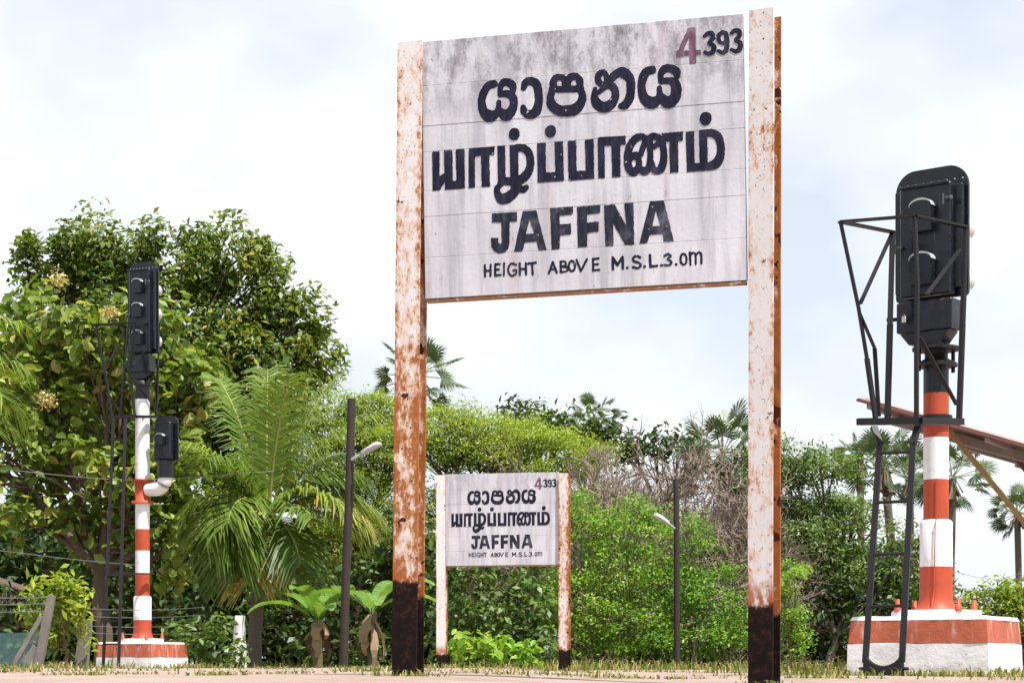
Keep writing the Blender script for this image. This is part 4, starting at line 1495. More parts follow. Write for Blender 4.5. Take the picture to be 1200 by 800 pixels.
def palmyra(label, base_px, crown_px, Y, size, var=0, rz=0.0, tr=0.19):
    b = P(base_px, HOR, Y)
    b.z = gz(b.x, b.y)
    t = thing('palmyra_palm', label, 'palm', b, 0, 'palmyra palms behind the trees')
    c = P(*crown_px, Y) - b
    mb = MB()
    n = 12
    mb.tube([(c.x * (i / n) ** 1.2, c.y * i / n, -0.3 + (c.z + 0.3) * i / n) for i in range(n + 1)], [tr * (1.35 - .45 * min(1, i / 3)) for i in range(n + 1)], 10)
    mb.build('trunk', MAT['palm_bark'], t)
    o = link('crown', FAN[var], t, tuple(c), (0, 0, rz))
    o.scale = (size,) * 3
    # a skirt of dead leaf stubs below the crown
    rg = random.Random(int(base_px))
    mb = MB()
    for k in range(22):
        a = rg.uniform(0, 6.28)
        l = rg.uniform(.35, .9) * size
        s0 = c + Vector((math.cos(a) * .12, math.sin(a) * .12, -rg.uniform(.05, .4) * size))
        s1 = s0 + Vector((math.cos(a) * l * .45, math.sin(a) * l * .45, -l * .8))
        wv = Vector((-math.sin(a), math.cos(a), 0)) * .10 * size
        mb.add([s0 - wv * .3, s0 + wv * .3, s1 + wv, s1 - wv], [(0, 1, 2, 3)])
    mb.build('dead_leaf_skirt', MAT['dead_frond'], t)
    return t


def twig_mesh(seed):
    """leafless thorn bush, one unit high: stems that fork and fork again"""
    rng = np.random.default_rng(seed)
    V, F = [], []
    def seg(a, c, r0, r1):
        d = c - a
        u = np.cross(d, [0.2, 0.9, 0.3]); u /= max(1e-6, np.linalg.norm(u))
        v = np.cross(d, u); v /= max(1e-6, np.linalg.norm(v))
        o = len(V)
        for p, r in ((a, r0), (c, r1)):
            for q in range(3):
                an = 2.0944 * q
                V.append(p + (u * math.cos(an) + v * math.sin(an)) * r)
        for q in range(3):
            q2 = (q + 1) % 3
            F.append((o + q, o + q2, o + 3 + q2, o + 3 + q))
    def grow(a, d, ln, r, lev):
        p = a
        for s_ in range(2):
            d2 = d + rng.normal(size=3) * 0.24
            d2 /= np.linalg.norm(d2)
            c = p + d2 * ln / 2
            seg(p, c, r * (1 - .2 * s_), r * (1 - .2 * (s_ + 1)))
            p, d = c, d2
        if lev == 0:
            return
        for q in range(int(rng.integers(3, 5))):
            d3 = d + rng.normal(size=3) * 0.66 + np.array([0, 0, 0.06])
            d3 /= np.linalg.norm(d3)
            grow(a + (p - a) * rng.uniform(.35, 1), d3, ln * rng.uniform(.52, .8), r * .66, lev - 1)
    for q in range(14):
        az = rng.uniform(0, 6.28)
        st = np.array([rng.uniform(-.2, .2), rng.uniform(-.12, .12), 0])
        d = np.array([math.cos(az) * .5, math.sin(az) * .5, 1.0])
        grow(st, d / np.linalg.norm(d), rng.uniform(.30, .44), 0.0125, 5)
    Va = np.array(V)
    Va[:, 2] = np.maximum(Va[:, 2], -0.02)
    Va[:, 2] /= np.percentile(Va[:, 2], 99.85)
    me = bpy.data.meshes.new('twigs')
    me.from_pydata([tuple(x) for x in Va], [], F)
    me.materials.append(MAT['dry_twig'])
    return me


TWIGS = [twig_mesh(60), twig_mesh(61), twig_mesh(62)]


def dry_shrub(label, px, py_top, Y, w_px, k_):
    b = P(px, HOR, Y)
    b.z = gz(b.x, b.y)
    t = thing('dry_thorn_bush', label, 'bush', b, 0, 'leafless thorn bushes on the rise')
    h = (HOR - py_top) / FPX * Y
    o = link('twigs', TWIGS[k_ % 3], t, (0, 0, 0), (0, 0, k_ * 1.3))
    o.scale = (5.8 * w_px / 90, 5.0 * w_px / 90, h)
    return t


def banana(label, base_px, Y, leaves, h_px, seed):
    rng = np.random.default_rng(seed)
    b = P(base_px, HOR, Y)
    b.z = gz(b.x, b.y)
    t = thing('banana_plant', label, 'banana plant', b, 0, 'banana plants below the coconut palm')
    hz_ = (HOR - h_px) / FPX * Y
    mb = MB()
    mb.tube([(0, 0, -.1), (0.02, 0, hz_ * .5), (0.0, 0, hz_)], [0.085, 0.075, 0.05], 12)
    mb.build('stem', MAT['banana_stem'], t)
    for q in range(9):
        a = rng.uniform(0, 6.28)
        mb = MB()
        p0_ = Vector((math.cos(a) * .05, math.sin(a) * .05, hz_ * rng.uniform(.7, 1.0)))
        ln_ = hz_ * rng.uniform(.35, .7)
        sw = Vector((-math.sin(a), math.cos(a), 0)) * rng.uniform(.03, .07)
        row = []
        for i in range(6):
            u = i / 5
            c_ = p0_ + Vector((math.cos(a) * .16 * math.sin(2.2 * u), math.sin(a) * .16 * math.sin(2.2 * u), -ln_ * u)) + Vector((rng.normal(0, .012), rng.normal(0, .012), 0))
            ww = sw * (0.4 + 1.1 * math.sin(math.pi * (0.12 + .8 * u))) * rng.uniform(.7, 1.2)
            row += [c_ - ww, c_ + ww]
        mb.add(row, [(2 * i, 2 * i + 1, 2 * i + 3, 2 * i + 2) for i in range(5)])
        mb.build('dry_leaf', MAT['dry_banana'], t)
    for (az, el, L, W) in leaves:
        V, F, T = [], [], []
        p = np.array([0, 0, hz_ - 0.05])
        h = np.array([math.cos(R(az)), math.sin(R(az)), 0])
        side = np.cross(h, [0, 0, 1.0])
        e = R(el)
        n = 18
        rows = []
        for i in range(n + 1):
            u = i / n
            w = W * (0.06 if u < 0.14 else math.sin(math.pi * min(1, (u - .10) / .92)) ** 0.55 + .02)
            upv = np.array([0, 0, 1.0]) * math.cos(e) - h * math.sin(e)
            rows.append((p.copy(), side * w / 2 + upv * w * 0.16, -side * w / 2 + upv * w * 0.16))
            e -= R(95) / n * (0.3 + 1.2 * u)
            p = p + (h * math.cos(e) + np.array([0, 0, math.sin(e)])) * L / n
        for i in range(n):
            a, c = rows[i], rows[i + 1]
            for sd in (1, 2):
                gap = 0.86 if rng.uniform() < .22 else 1.0
                o = len(V)
                V += [a[0], a[0] + a[sd] * 1.0, c[0] + c[sd] * gap - np.array([0, 0, rng.uniform(0, .012)]), c[0]]
                F.append((o, o + 1, o + 2, o + 3))
                T.append(0.5 + rng.normal(0, .13))
        link('leaf' if el > 0 else 'dry_leaf', fast_mesh('leaf', np.array(V), np.array(F), np.array(T), MAT['leaf_banana'] if el > 0 else MAT['dead_frond']), t)
    return t


MAT['dry_banana'] = plain('dry banana leaf', (0.24, 0.17, 0.10), 0.9, 0.5, 9, bump=0)
MAT['banana_stem'] = plain('banana stem', (0.12, 0.10, 0.05), 0.6, 0.4, 8, dirt=(0.16, 0.09, 0.045), bump=0.2)

# ------------------------------------------------------------------ trees and bushes, left to right
tree('evergreen_tree', 'big dark green domed tree, tallest at the left', 'tree', 205, 47.0,
     [(65, 312, 52, 38), (128, 292, 62, 34), (190, 312, 60, 40), (262, 305, 58, 38), (318, 340, 42, 40), (345, 385, 40, 38), (366, 425, 28, 28),
      (110, 380, 95, 70), (210, 390, 100, 75), (300, 425, 70, 55), (330, 465, 46, 30), (180, 480, 120, 70), (270, 510, 80, 60), (80, 480, 100, 80)],
     MAT['leaf_dark'], (0.19, 0.45), (15, 120), 0.34, 21, 'bark', 0.20, wide=False, up=0.8, rnd=0.55, shell=0.6, lai=6.0)
tree('broad_leaf_tree', 'pale broad-leaved tree in front of the dark domed tree, behind the left signal', 'tree', 120, 37.0,
     [(60, 375, 66, 42), (8, 420, 62, 60), (118, 400, 62, 52), (190, 410, 46, 56), (228, 450, 34, 50), (55, 465, 80, 60), (140, 480, 72, 56), (210, 520, 48, 52), (20, 540, 70, 56), (95, 560, 84, 48),
      (170, 580, 60, 44), (-70, 470, 80, 110), (225, 590, 34, 40), (40, 610, 50, 36), (190, 640, 50, 40), (115, 620, 40, 34)],
     MAT['leaf_big'], (0.225, 0.60), (12, 34), 0.27, 5, 'bark', 0.15, wide=True, up=0.75, rnd=0.6, droop=0.4, lai=3.6, shell=0.5, tint=(0.48, 0.26))
# cream flower sprays of the broad-leaved tree
for i, (px, py, r) in enumerate(((68, 328, 10), (55, 468, 11), (128, 366, 9))):
    rng = np.random.default_rng(40 + i)
    b = P(px, py, 35.4)
    k = 35.4 / FPX
    C = rng.normal(size=(150, 3)) * r * k * .5
    V, F, rep = leaf_cloud(rng, C, nrm(C + 1e-6), 0.055, 0.7, 0.4, 0.6, 0.8)
    o = link('flower_spray', fast_mesh('flower_spray', V, F, rng.uniform(0, 1, len(F)), MAT['flower']), bpy.data.objects['broad_leaf_tree'], tuple(b - bpy.data.objects['broad_leaf_tree'].location))
    o['kind'] = 'stuff'

rgp = random.Random(31)
FR = [(95, 84, 2.6, 18, .5), (30, 74, 2.75, 28, .62), (140, 76, 2.6, 26, .4), (10, 62, 2.5, 45, .6), (165, 58, 2.2, 60, .4), (-60, 78, 2.4, 25, .55), (200, 62, 2.1, 75, .6)]
FR += [(rgp.uniform(0, 360), rgp.uniform(48, 80), rgp.uniform(1.5, 2.1), rgp.uniform(40, 95), rgp.uniform(.05, .5)) for _ in range(4)]
FR += [(8, 30, 2.0, 85, .74), (-12, 22, 1.9, 80, .84), (-30, 34, 1.8, 95, .70), (20, 12, 1.7, 65, .62), (178, 30, 1.5, 120, .62), (200, 40, 1.6, 125, .66), (225, 20, 1.4, 95, .5), (250, 30, 1.5, 105, .45)]
FR += [(rgp.uniform(190, 350), rgp.uniform(-30, 22), rgp.uniform(1.1, 1.6), rgp.uniform(45, 90), rgp.uniform(.05, .4)) for _ in range(6)]
FR += [(-95, -48, 1.4, 25, .93), (-40, -55, 1.3, 20, .3), (215, -50, 1.3, 22, .3)]
coconut('coconut palm with arching feathery fronds between the left signal and the dark lamp post', 296, 34.5, (312, 600), FR, seed=8)
coconut('second coconut palm, only its frond tips showing at the left edge', -110, 33.0, (-100, 465),
        [(0, 55, 1.9, 95, .55), (-20, 30, 1.7, 80, .6), (25, 25, 1.8, 80, .5), (5, 5, 1.6, 60, .5), (60, 50, 2.1, 80, .5), (120, 50, 2.2, 80, .5), (180, 50, 2.2, 80, .5), (240, 45, 2.2, 80, .5), (300, 45, 2.0, 80, .5), (-5, 70, 2.2, 85, .6), (210, 10, 1.8, 60, .4), (-30, -5, 1.5, 40, .45)], seed=14)
banana('banana plant with split leaves left of the dark lamp post', 372, 33.2, [(150, 55, 1.17, .36), (60, 62, 1.27, .36), (200, 40, 1.27, .34), (-20, 60, 1.06, .34), (-70, 45, 0.95, .32), (250, 62, 1.17, .34)], 722, 3)
banana('banana plant with broad drooping leaves right of the dark lamp post', 436, 33.0, [(0, 38, 1.27, .36), (-25, 55, 1.32, .38), (170, 45, 1.22, .36), (-80, 40, 1.06, .34), (60, 60, 1.17, .34), (120, 50, 1.06, .34)], 712, 4)

tree('feather_leaf_tree', 'lime green feathery tree between the dark lamp post and the dark domed tree', 'tree', 420, 54.0,
     [(395, 482, 44, 18), (448, 480, 44, 16), (420, 515, 56, 20), (370, 530, 40, 22), (455, 548, 50, 22), (400, 570, 56, 26), (440, 610, 66, 34), (380, 640, 60, 36), (425, 470, 46, 12), (470, 492, 40, 12), (365, 500, 30, 14), (460, 520, 50, 14)],
     MAT['leaf_lime'], (0.085, 0.45), (12, 90), 0.34, 31, 'bark', 0.10, flat=0.35, up=0.95, lai=3.6, soft=True, twig=4, shell=0.35, tint=(0.4, 0.25))
tree('feather_leaf_tree', 'wide flat-topped lime green tree above the farther name board', 'tree', 590, 52.0,
     [(525, 492, 40, 16), (570, 505, 52, 18), (625, 518, 54, 18), (680, 532, 46, 15), (520, 530, 46, 18), (590, 540, 60, 18), (650, 552, 56, 16), (545, 570, 40, 16), (610, 590, 60, 18), (500, 600, 60, 30), (545, 485, 34, 12), (600, 500, 44, 13), (660, 515, 40, 12), (480, 505, 44, 14), (505, 515, 40, 14), (570, 525, 60, 15)],
     MAT['leaf_lime'], (0.085, 0.45), (12, 90), 0.34, 32, 'bark', 0.10, flat=0.33, up=0.95, lai=3.8, soft=True, twig=4, shell=0.35, tint=(0.52, 0.25))
tree('bush', 'bright green bushy tree right of the farther name board', 'bush', 690, 45.0,
     [(690, 612, 40, 24), (668, 588, 24, 14), (730, 628, 50, 28), (672, 650, 48, 34), (735, 672, 60, 40), (680, 705, 56, 44), (745, 730, 62, 42), (665, 748, 50, 32), (752, 594, 22, 11), (756, 606, 12, 12)],
     MAT['leaf_bright'], (0.085, 0.48), (15, 90), 0.27, 33, 'grey_bark', 0.07, soft=True, lai=2.2, flat=0.6, up=0.85, shell=0.5, group=None, tint=(0.58, 0.26))
tree('bush', 'bright green bush around the thin dark lamp post', 'bush', 815, 44.5,
     [(800, 622, 34, 20), (820, 662, 44, 28), (788, 690, 40, 36), (838, 700, 36, 36), (815, 738, 54, 38), (858, 730, 26, 30), (780, 750, 40, 28)],
     MAT['leaf_bright'], (0.085, 0.48), (15, 90), 0.27, 34, 'grey_bark', 0.07, soft=True, lai=2.0, flat=0.6, up=0.85, shell=0.5, tint=(0.42, 0.24))
tree('bush', 'leafy mid green bush directly below the farther name board', 'bush', 580, 38.0,
     [(548, 668, 40, 26), (600, 660, 46, 26), (570, 705, 56, 32), (620, 715, 40, 34), (545, 745, 44, 28), (600, 755, 56, 24), (640, 745, 34, 30)],
     MAT['leaf_mid'], (0.16, 0.5), (14, 40), 0.25, 35, 'bark', 0.06, shell=0.5, up=0.8, tint=(0.55, 0.26))
tree('bush', 'low light green broad-leaved plants at the foot of the farther name board', 'bush', 572, 30.5,
     [(545, 758, 20, 14), (575, 762, 26, 14), (612, 768, 20, 10)],
     MAT['leaf_bright'], (0.13, 0.6), (14, 24), 0.15, 36, 'bark', 0.02, wide=True, shell=0.3, up=0.8, tint=(0.65, 0.22), limbs=False)
tree('bush', 'small olive shrub just left of the large sign left post', 'bush', 440, 33.6,
     [(438, 752, 26, 18), (425, 766, 20, 12)], MAT['leaf_mid'], (0.09, 0.5), (12, 34), 0.14, 37, 'bark', 0.02, limbs=False, tint=(0.5, 0.2))

for i, (px, top, Y, w, lab) in enumerate(((655, 522, 50.5, 80, 'grey leafless thorn bush above the right end of the farther name board'), (712, 517, 51.5, 90, 'grey leafless thorn bush behind the bright green bushy tree'),
                                     (770, 526, 51.0, 90, 'grey leafless thorn bush behind the thin dark lamp post'), (822, 562, 50.5, 80, 'grey leafless thorn bush left of the large sign right post'),
                                     (862, 588, 49, 70, 'lower brown thorn bush against the large sign right post'),
                                     (745, 555, 51, 80, 'brown thorn bush rising between the bright green bush and the thin dark lamp post'), (800, 572, 50, 80, 'brown thorn bush just right of the thin dark lamp post'),
                                     (684, 530, 49.5, 80, 'grey thorn bush with a broad twiggy top left of the thin dark lamp post'), (850, 580, 50.0, 80, 'broad twiggy thorn bush below the fan palm beside the large sign right post'))):
    dry_shrub(lab, px, top, Y, w, i)
tree('tree', 'grey green open tree on the skyline above the farther name board', 'tree', 622, 68.0, [(606, 484, 18, 9), (632, 492, 22, 10), (655, 500, 18, 8), (625, 508, 30, 10)], MAT['leaf_deep'], (0.26, 0.42), (16, 40), 0.4, 41, 'bark', 0.16, tint=(0.5, 0.3), shell=0.2)
tree('tree', 'dark green tree under the fan palm on the skyline between the sign posts', 'tree', 690, 69.0, [(678, 500, 24, 16), (706, 506, 24, 14), (690, 524, 40, 16)], MAT['leaf_deep'], (0.26, 0.42), (16, 44), 0.42, 42, 'bark', 0.16, tint=(0.6, 0.3), shell=0.3)
tree('tree', 'low dark tree line tree left of the palm by the large sign right post', 'tree', 780, 68.0, [(765, 522, 26, 6), (795, 522, 26, 7), (740, 526, 20, 5), (815, 530, 20, 8), (855, 545, 30, 16)], MAT['leaf_deep'], (0.26, 0.42), (14, 44), 0.42, 43, 'bark', 0.16, tint=(0.5, 0.3), shell=0.3)
tree('spreading_tree', 'spreading dark green tree between the large sign right post and the right signal', 'tree', 985, 50.0,
     [(925, 532, 44, 18), (960, 548, 50, 18), (905, 560, 40, 20), (985, 585, 48, 16), (930, 590, 56, 20), (1000, 612, 46, 15), (950, 632, 60, 20), (1030, 645, 34, 14), (985, 668, 66, 22), (900, 640, 40, 30)],
     MAT['leaf_mid'], (0.10, 0.45), (12, 100), 0.36, 51, 'bark', 0.12, lai=4.6, soft=True, flat=0.4, up=0.9, shell=0.35, tint=(0.62, 0.26))
tree('shade_tree', 'dark low crowned tree in shade under the spreading tree beside the right signal base', 'tree', 970, 49.0,
     [(950, 692, 52, 34), (1010, 700, 52, 34), (975, 735, 70, 36), (1045, 715, 34, 40), (1050, 675, 26, 30)],
     MAT['leaf_deep'], (0.2, 0.45), (11, 46), 0.34, 52, 'grey_bark', 0.1, shell=0.4, tint=(0.4, 0.25))
tree('bush', 'pale green feathery bush just right of the large sign right post', 'bush', 925, 43.0,
     [(930, 668, 22, 12), (925, 720, 20, 20), (935, 752, 20, 18), (915, 690, 18, 14)], MAT['leaf_bright'], (0.09, 0.42), (14, 80), 0.22, 53, 'bark', 0.04, flat=0.6, tint=(0.62, 0.25))
tree('tree', 'olive green tree behind the ladder of the right signal', 'tree', 1075, 60.0, [(1070, 640, 26, 22), (1085, 680, 30, 30), (1060, 700, 34, 30), (1090, 725, 34, 30)], MAT['leaf_olive'], (0.2, 0.45), (14, 40), 0.36, 54, 'bark', 0.1, tint=(0.5, 0.25))
tree('tree', 'rounded light green treetops rising to the right edge behind the signal base', 'tree', 1185, 82.0,
     [(1135, 708, 26, 14), (1165, 700, 32, 16), (1200, 694, 40, 18), (1250, 690, 50, 22), (1150, 735, 50, 26), (1215, 730, 60, 34), (1110, 745, 40, 24), (1290, 720, 60, 40)], MAT['leaf_lime'], (0.26, 0.42), (15, 48), 0.5, 55, 'bark', 0.18, flat=0.6, tint=(0.25, 0.25), up=0.9)

palmyra('fan palm half hidden behind the large sign left post', 487, (490, 440), 78, 1.02, 0, 0.3, 0.2)
palmyra('fan palm topping the dark tree between the sign posts', 697, (697, 490), 78, 0.62, 1, 1.1)
palmyra('fan palm beside the large sign right post', 846, (846, 534), 62, 0.95, 2, 0.6)
palmyra('leftmost fan palm seen left of the signal ladder', 1010, (1008, 538), 82, 0.66, 1, 2.0, 0.16)
palmyra('fan palm with leaning trunk seen through the signal ladder', 1056, (1036, 548), 72, 0.95, 0, 2.6, 0.17)
palmyra('fan palm between the signal ladder and the banded mast', 1068, (1066, 560), 76, 0.80, 2, 4.1, 0.16)
palmyra('fan palm right behind the banded mast of the right signal', 1112, (1116, 560), 70, 0.86, 1, 5.0, 0.16)
palmyra('fan palm on a tall bare trunk at the right edge', 1196, (1192, 602), 84, 0.72, 2, 1.7, 0.15)

# shrub, hut and fence at the lower left
tree('bush', 'yellow green shrub growing through the wire fence at the lower left', 'bush', 78, 29.0,
     [(62, 688, 26, 14), (85, 705, 22, 16), (60, 715, 30, 22), (78, 745, 24, 24), (45, 705, 18, 14)], MAT['leaf_lime'], (0.14, 0.36), (14, 34), 0.14, 71, 'bark', 0.025, up=0.7, tint=(0.55, 0.25), droop=0.3, wide=False)
tree('bush', 'weedy plants at the foot of the left signal base, right side', 'bush', 243, 31.5,
     [(230, 752, 20, 16), (255, 745, 16, 14), (265, 765, 18, 10), (215, 745, 10, 12)], MAT['leaf_mid'], (0.12, 0.55), (13, 18), 0.16, 72, 'bark', 0.015, limbs=False, wide=True, tint=(0.6, 0.25))
tree('bush', 'creeper-covered dark understorey below the broad-leaved tree', 'bush', 150, 43.5,
     [(40, 640, 60, 30), (130, 650, 60, 40), (200, 660, 50, 50), (250, 640, 40, 50), (120, 730, 60, 40), (220, 730, 50, 40), (10, 740, 50, 40)], MAT['leaf_deep'], (0.22, 0.55), (9, 22), 0.36, 73, 'bark', 0.05, wide=True, tint=(0.5, 0.3), shell=0.3)
tree('bush', 'dark shrubbery behind the banana plants', 'bush', 380, 42.5,
     [(330, 700, 60, 40), (400, 690, 50, 40), (460, 690, 50, 50), (350, 745, 60, 30), (430, 745, 60, 30), (480, 640, 40, 40), (500, 730, 40, 40)], MAT['leaf_deep'], (0.2, 0.5), (11, 30), 0.33, 74, 'bark', 0.05, tint=(0.55, 0.3), shell=0.35)
b = P(-18, HOR, 44.0)
b.z = gz(b.x, b.y)
hut = thing('hut', 'small brown hut half hidden in shade at the left edge', 'hut', b)
k = 42.0 / FPX
mb = MB()
mb.box((-1.2, 1.2, 0.7), (3.6, 2.2, 1.8))
mb.build('wall', MAT['hut_wall'], hut)
mb = MB()
mb.prism([(-3.3, 1.55), (-3.3, 1.62), (-1.2, 2.35), (0.9, 1.62), (0.9, 1.55), (-1.2, 2.26)], -0.25, 2.6)
mb.build('roof', MAT['hut_roof'], hut)
mb = MB()
mb.box((-0.4, 0.09, 0.5), (0.7, 0.05, 1.4), 0, None, 0.01)
mb.build('door', MAT['bark'], hut)


def fence_post(label, foot, top, Y, r):
    a = P(*foot, Y)
    a.z = gz(a.x, a.y)
    d = P(*top, Y) - a
    mb = MB()
    rg = random.Random(int(foot[0]))
    q = d.to_track_quat('Z', 'Y').to_matrix()
    vs, fs = [], []
    n = 6
    for i in range(n + 1):
        for (sx, sy) in ((-1, -1), (1, -1), (1, 1), (-1, 1)):
            rr = r * (1.08 - 0.16 * i / n)
            vs.append(q @ Vector((sx * rr + rg.uniform(-.006, .006), sy * rr + rg.uniform(-.006, .006), -0.15 + (d.length + .15) * i / n)))
    for i in range(n):
        for k_ in range(4):
            fs.append((i * 4 + k_, i * 4 + (k_ + 1) % 4, i * 4 + 4 + (k_ + 1) % 4, i * 4 + 4 + k_))
    fs += [(3, 2, 1, 0), tuple(n * 4 + k_ for k_ in range(4))]
    mb.add(vs, fs)
    o = mb.build('fence_post', MAT['concrete'], None, tuple(a))
    return tag(o, label, 'fence post', 'concrete fence posts at the lower left')


fence_post('leaning grey concrete fence post beside the yellow green shrub', (44, 780), (61, 697), 28.0, 0.055)
fence_post('short upright grey fence post between shrub and left signal base', (95, 780), (101, 727), 29.5, 0.085)
fence_post('grey slanted stay post propping the leaning fence post', (14, 780), (48, 722), 27.8, 0.032)
fence = thing('wire_fence', 'barbed wire strands with green netting at the lower left corner', 'fence', P(20, 782, 28.0))
fo = fence.location
for (y0, y1) in ((697, 700), (706, 707), (714, 716)):
    mb = MB()
    a, b = P(-60, y0, 28.6), P(52, y1, 28.1)
    pts = [a.lerp(b, i / 10) - Vector((0, 0, 0.02 * math.sin(math.pi * i / 10))) - fo for i in range(11)]
    mb.tube(pts, 0.006, 5)
    for i in range(24):
        p = a.lerp(b, (i + .5) / 24) - fo
        mb.tube([p + Vector((-.01, 0, -.03)), p + Vector((.01, 0, .03))], 0.004, 4)
    mb.build('wire_strand', MAT['wire'], fence)
for (y0, y1) in ((713, 711), (722, 720), (733, 731), (741, 740)):
    mb = MB()
    a, b = P(104, y0, 29.4), P(240, y1, 33.0)
    mb.tube([a.lerp(b, i / 10) - Vector((0, 0, 0.03 * math.sin(math.pi * i / 10))) - fo for i in range(11)], 0.005, 5)
    mb.build('wire_strand', MAT['wire'], fence)
mb = MB()
a, b = P(-40, 780, 28.4), P(46, 780, 28.15)
nxx, nzz = 46, 14
for i in range(nxx):
    for j in range(nzz):
        u0 = i / nxx
        p = a.lerp(b, u0) - fo
        hz_ = 0.46 / nzz
        w2 = (b - a) / nxx
        q0, q1 = p + Vector((0, 0, j * hz_)), p + w2 + Vector((0, 0, (j + 1) * hz_))
        q2, q3 = p + w2 + Vector((0, 0, j * hz_)), p + Vector((0, 0, (j + 1) * hz_))
        mb.tube([q0, q1], 0.0030, 3, 0, False, False)
        mb.tube([q2, q3], 0.0030, 3, 0, False, False)
nt = mb.build('netting', MAT['net'], fence)
mb = MB()
for i in range(16):
    pass
a = P(279, 782, 33.5)
a.z = gz(a.x, a.y)
rg = random.Random(5)
vs, fs = [], []
for i in range(9):
    z = -0.1 + 0.95 * i / 8
    for q in range(10):
        an = 2 * math.pi * q / 10
        rr = (0.13 - 0.045 * i / 8) * rg.uniform(.85, 1.15)
        vs.append((rr * math.cos(an) + 0.03 * i / 8, rr * math.sin(an), z))
for i in range(8):
    for q in range(10):
        fs.append((i * 10 + q, i * 10 + (q + 1) % 10, i * 10 + 10 + (q + 1) % 10, i * 10 + 10 + q))
fs.append(tuple(80 + q for q in range(10)))
mb.add(vs, fs, 0, True)
tag(mb.build('tree_stump', MAT['pale_stone'], None, tuple(a)), 'pale whitewashed stump at the foot of the coconut palm', 'stump')

# overhead wires across the trees
for lab, pts in (('thin wire crossing from the left edge to the left signal mast', [(-40, 640, 32.0), (85, 655, 31.5), (160, 662, 31.0)]),
                 ('thin upper wire crossing the trees behind the left signal', [(-40, 545, 33.0), (150, 562, 33.2), (320, 552, 33.6)]),
                 ('thin wires sagging at far right beside the banded mast', [(1112, 668, 60.0), (1160, 678, 62.0), (1196, 672, 64.0)])):
    v = [P(*p) for p in pts]
    mb = MB()
    q = catmull([tuple(x) for x in v], 8)
    o0 = v[0].copy()
    mb.tube([Vector(x) - o0 for x in q], 0.0055, 5)
    tag(mb.build('overhead_wire', MAT['wire'], None, tuple(o0)), lab, 'wire')

# ------------------------------------------------------------------ masses nobody could count
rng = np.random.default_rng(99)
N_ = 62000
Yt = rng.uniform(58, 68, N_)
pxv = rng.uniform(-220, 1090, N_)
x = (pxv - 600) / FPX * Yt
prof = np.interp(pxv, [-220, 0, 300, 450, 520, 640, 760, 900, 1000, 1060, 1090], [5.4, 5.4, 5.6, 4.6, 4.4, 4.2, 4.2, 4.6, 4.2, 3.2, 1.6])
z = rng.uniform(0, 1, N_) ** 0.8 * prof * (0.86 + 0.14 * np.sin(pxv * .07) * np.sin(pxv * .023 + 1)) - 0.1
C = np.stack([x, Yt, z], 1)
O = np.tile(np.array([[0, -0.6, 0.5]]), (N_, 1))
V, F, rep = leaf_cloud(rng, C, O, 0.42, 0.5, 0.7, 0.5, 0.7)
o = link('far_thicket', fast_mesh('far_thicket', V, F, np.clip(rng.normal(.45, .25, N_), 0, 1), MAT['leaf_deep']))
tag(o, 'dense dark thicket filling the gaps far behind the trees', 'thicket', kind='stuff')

# grass: sparse blades over the sandy strip, thicker along its far edge and round the feet of things
def blades(name, label, spots, seed, hmin, hmax, tint, wid=0.006):
    rng = np.random.default_rng(seed)
    V, F, T = [], [], []
    for (x0, y0, sx, sy, n, hs) in spots:
        xs_ = x0 + rng.normal(size=n) * sx
        ys_ = y0 + rng.normal(size=n) * sy
        hh = rng.uniform(hmin, hmax, n) * hs
        az = rng.uniform(0, 6.28, n)
        ln = rng.uniform(0.2, 1.5, n)
        for x_, y_, h, a, l in zip(xs_, ys_, hh, az, ln):
            if y_ < 7.3: continue
            z_ = gz(x_, y_) - 0.004
            w = wid * rng.uniform(.6, 1.3) * (1 + y_ / 40)
            d = np.array([math.cos(a), math.sin(a), 0])
            s_ = np.array([-math.sin(a) * .4 + .8, math.cos(a) * .4, 0]) * w
            p = np.array([x_, y_, z_])
            m1 = p + d * h * l * .25 + np.array([0, 0, h * .6])
            tp = p + d * h * l * .9 + np.array([0, 0, h * (1 - .38 * l)])
            o = len(V)
            V += [p - s_, p + s_, m1 + s_ * .7, m1 - s_ * .7, tp + s_ * .08, tp - s_ * .08]
            F += [(o, o + 1, o + 2, o + 3), (o + 3, o + 2, o + 4, o + 5)]
            tv = np.clip(rng.normal(*tint), 0, 1)
            T += [tv, tv]
    o = link(name, fast_mesh(name, np.array(V), np.array(F), np.array(T), MAT['grass']))
    return tag(o, label, 'grass', kind='stuff')


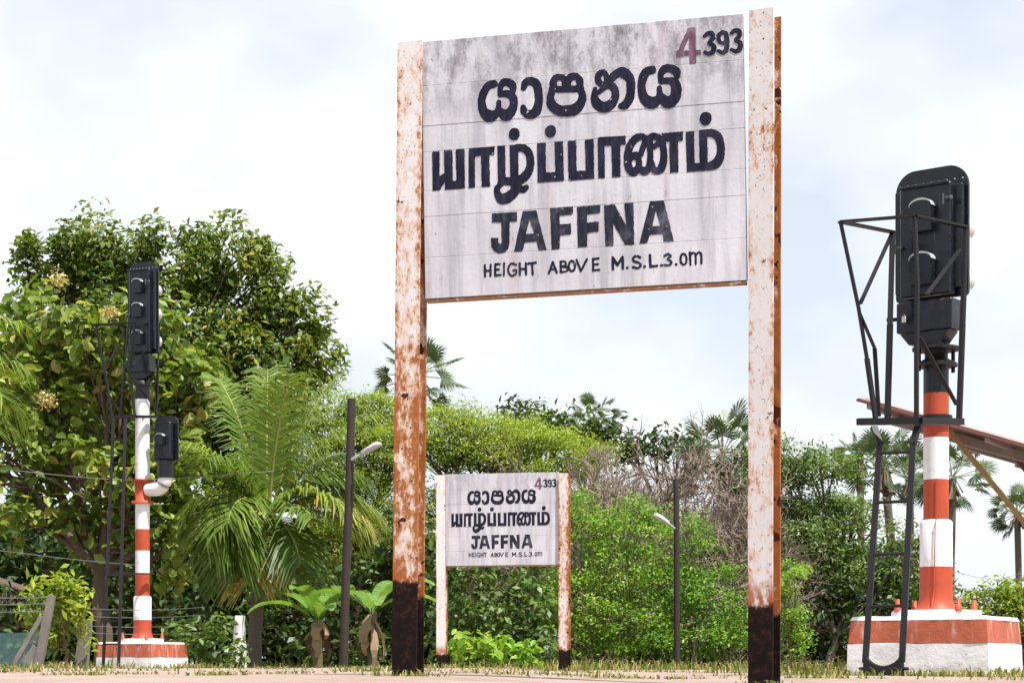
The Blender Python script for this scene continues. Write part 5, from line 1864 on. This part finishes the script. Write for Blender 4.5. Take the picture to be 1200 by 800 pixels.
rg = random.Random(77)
sp = []
for i in range(80):                       # far edge of the sandy strip
    Y = rg.uniform(29, 34)
    px = rg.uniform(-60, 1260)
    sp.append(((px - 600) / FPX * Y, Y, rg.uniform(.1, .5), 0.3, rg.randint(8, 50), rg.choice((.25, .35, .5, .8, 1.3))))
for i in range(110):                       # tufts nearer
    Y = rg.uniform(11, 28)
    px = rg.uniform(-60, 1260)
    sp.append(((px - 600) / FPX * Y, Y, rg.uniform(.08, .3), rg.uniform(.1, .3), rg.randint(10, 40), rg.uniform(.15, .5)))
for (px, Y, n, hs, s_) in ((92, 10.5, 140, .22, .09), (255, 10.2, 150, .25, .08), (150, 12, 90, .2, .15), (560, 11.5, 90, .2, .12), (690, 12.5, 120, .22, .2), (780, 11.8, 110, .2, .12), (960, 12.5, 140, .25, .12), (330, 12.0, 90, .2, .12), (475, 10.05, 90, .35, .09), (890, 9.7, 30, .3, .08), (517, 28.1, 80, .8, .2), (661, 28.0, 90, .9, .2), (1040, 15.0, 160, .55, .35), (1120, 15.0, 220, .5, .25), (1180, 15.2, 260, .7, .25), (985, 16.0, 90, .8, .15),
                           (960, 17.0, 160, 1.3, .3), (930, 22.0, 200, 1.4, .6), (100, 30, 160, .8, .4), (20, 27.5, 200, .9, .5), (230, 30.4, 160, .8, .3), (600, 30, 250, 1.1, .8), (720, 34, 300, 1.7, .8), (800, 34, 220, 1.4, .8), (690, 33, 120, 1.9, .4)):
    sp.append(((px - 600) / FPX * Y, Y, s_, s_, n, hs))
blades('grass', 'dry straw and green grass tufts along the sandy ground', sp, 5, 0.025, 0.17, (0.44, 0.28), 0.0045)
# stones and litter on the sand
rng = np.random.default_rng(12)
V, F = [], []
for i in range(700):
    Y = 8 + 24 * rng.uniform() ** 1.3
    px = rng.uniform(-80, 1280)
    x = (px - 600) / FPX * Y
    r = rng.uniform(.003, .011) * (0.6 + Y / 40)
    c = np.array([x, Y, gz(x, Y) + r * .25])
    o = len(V)
    pts = [np.array([math.cos(a), math.sin(a), 0]) * r * rng.uniform(.7, 1.2) for a in (0, 1.26, 2.5, 3.8, 5.0)]
    V += [c + p for p in pts] + [c + np.array([0, 0, r * rng.uniform(.4, .8)])]
    F += [(o + k, o + (k + 1) % 5, o + 5) for k in range(5)]
me = bpy.data.meshes.new('pebbles')
me.from_pydata([tuple(p) for p in V], [], F)
me.materials.append(MAT['hut_wall'])
tag(link('pebbles', me), 'small stones and litter strewn on the sandy ground', 'pebbles', kind='stuff')
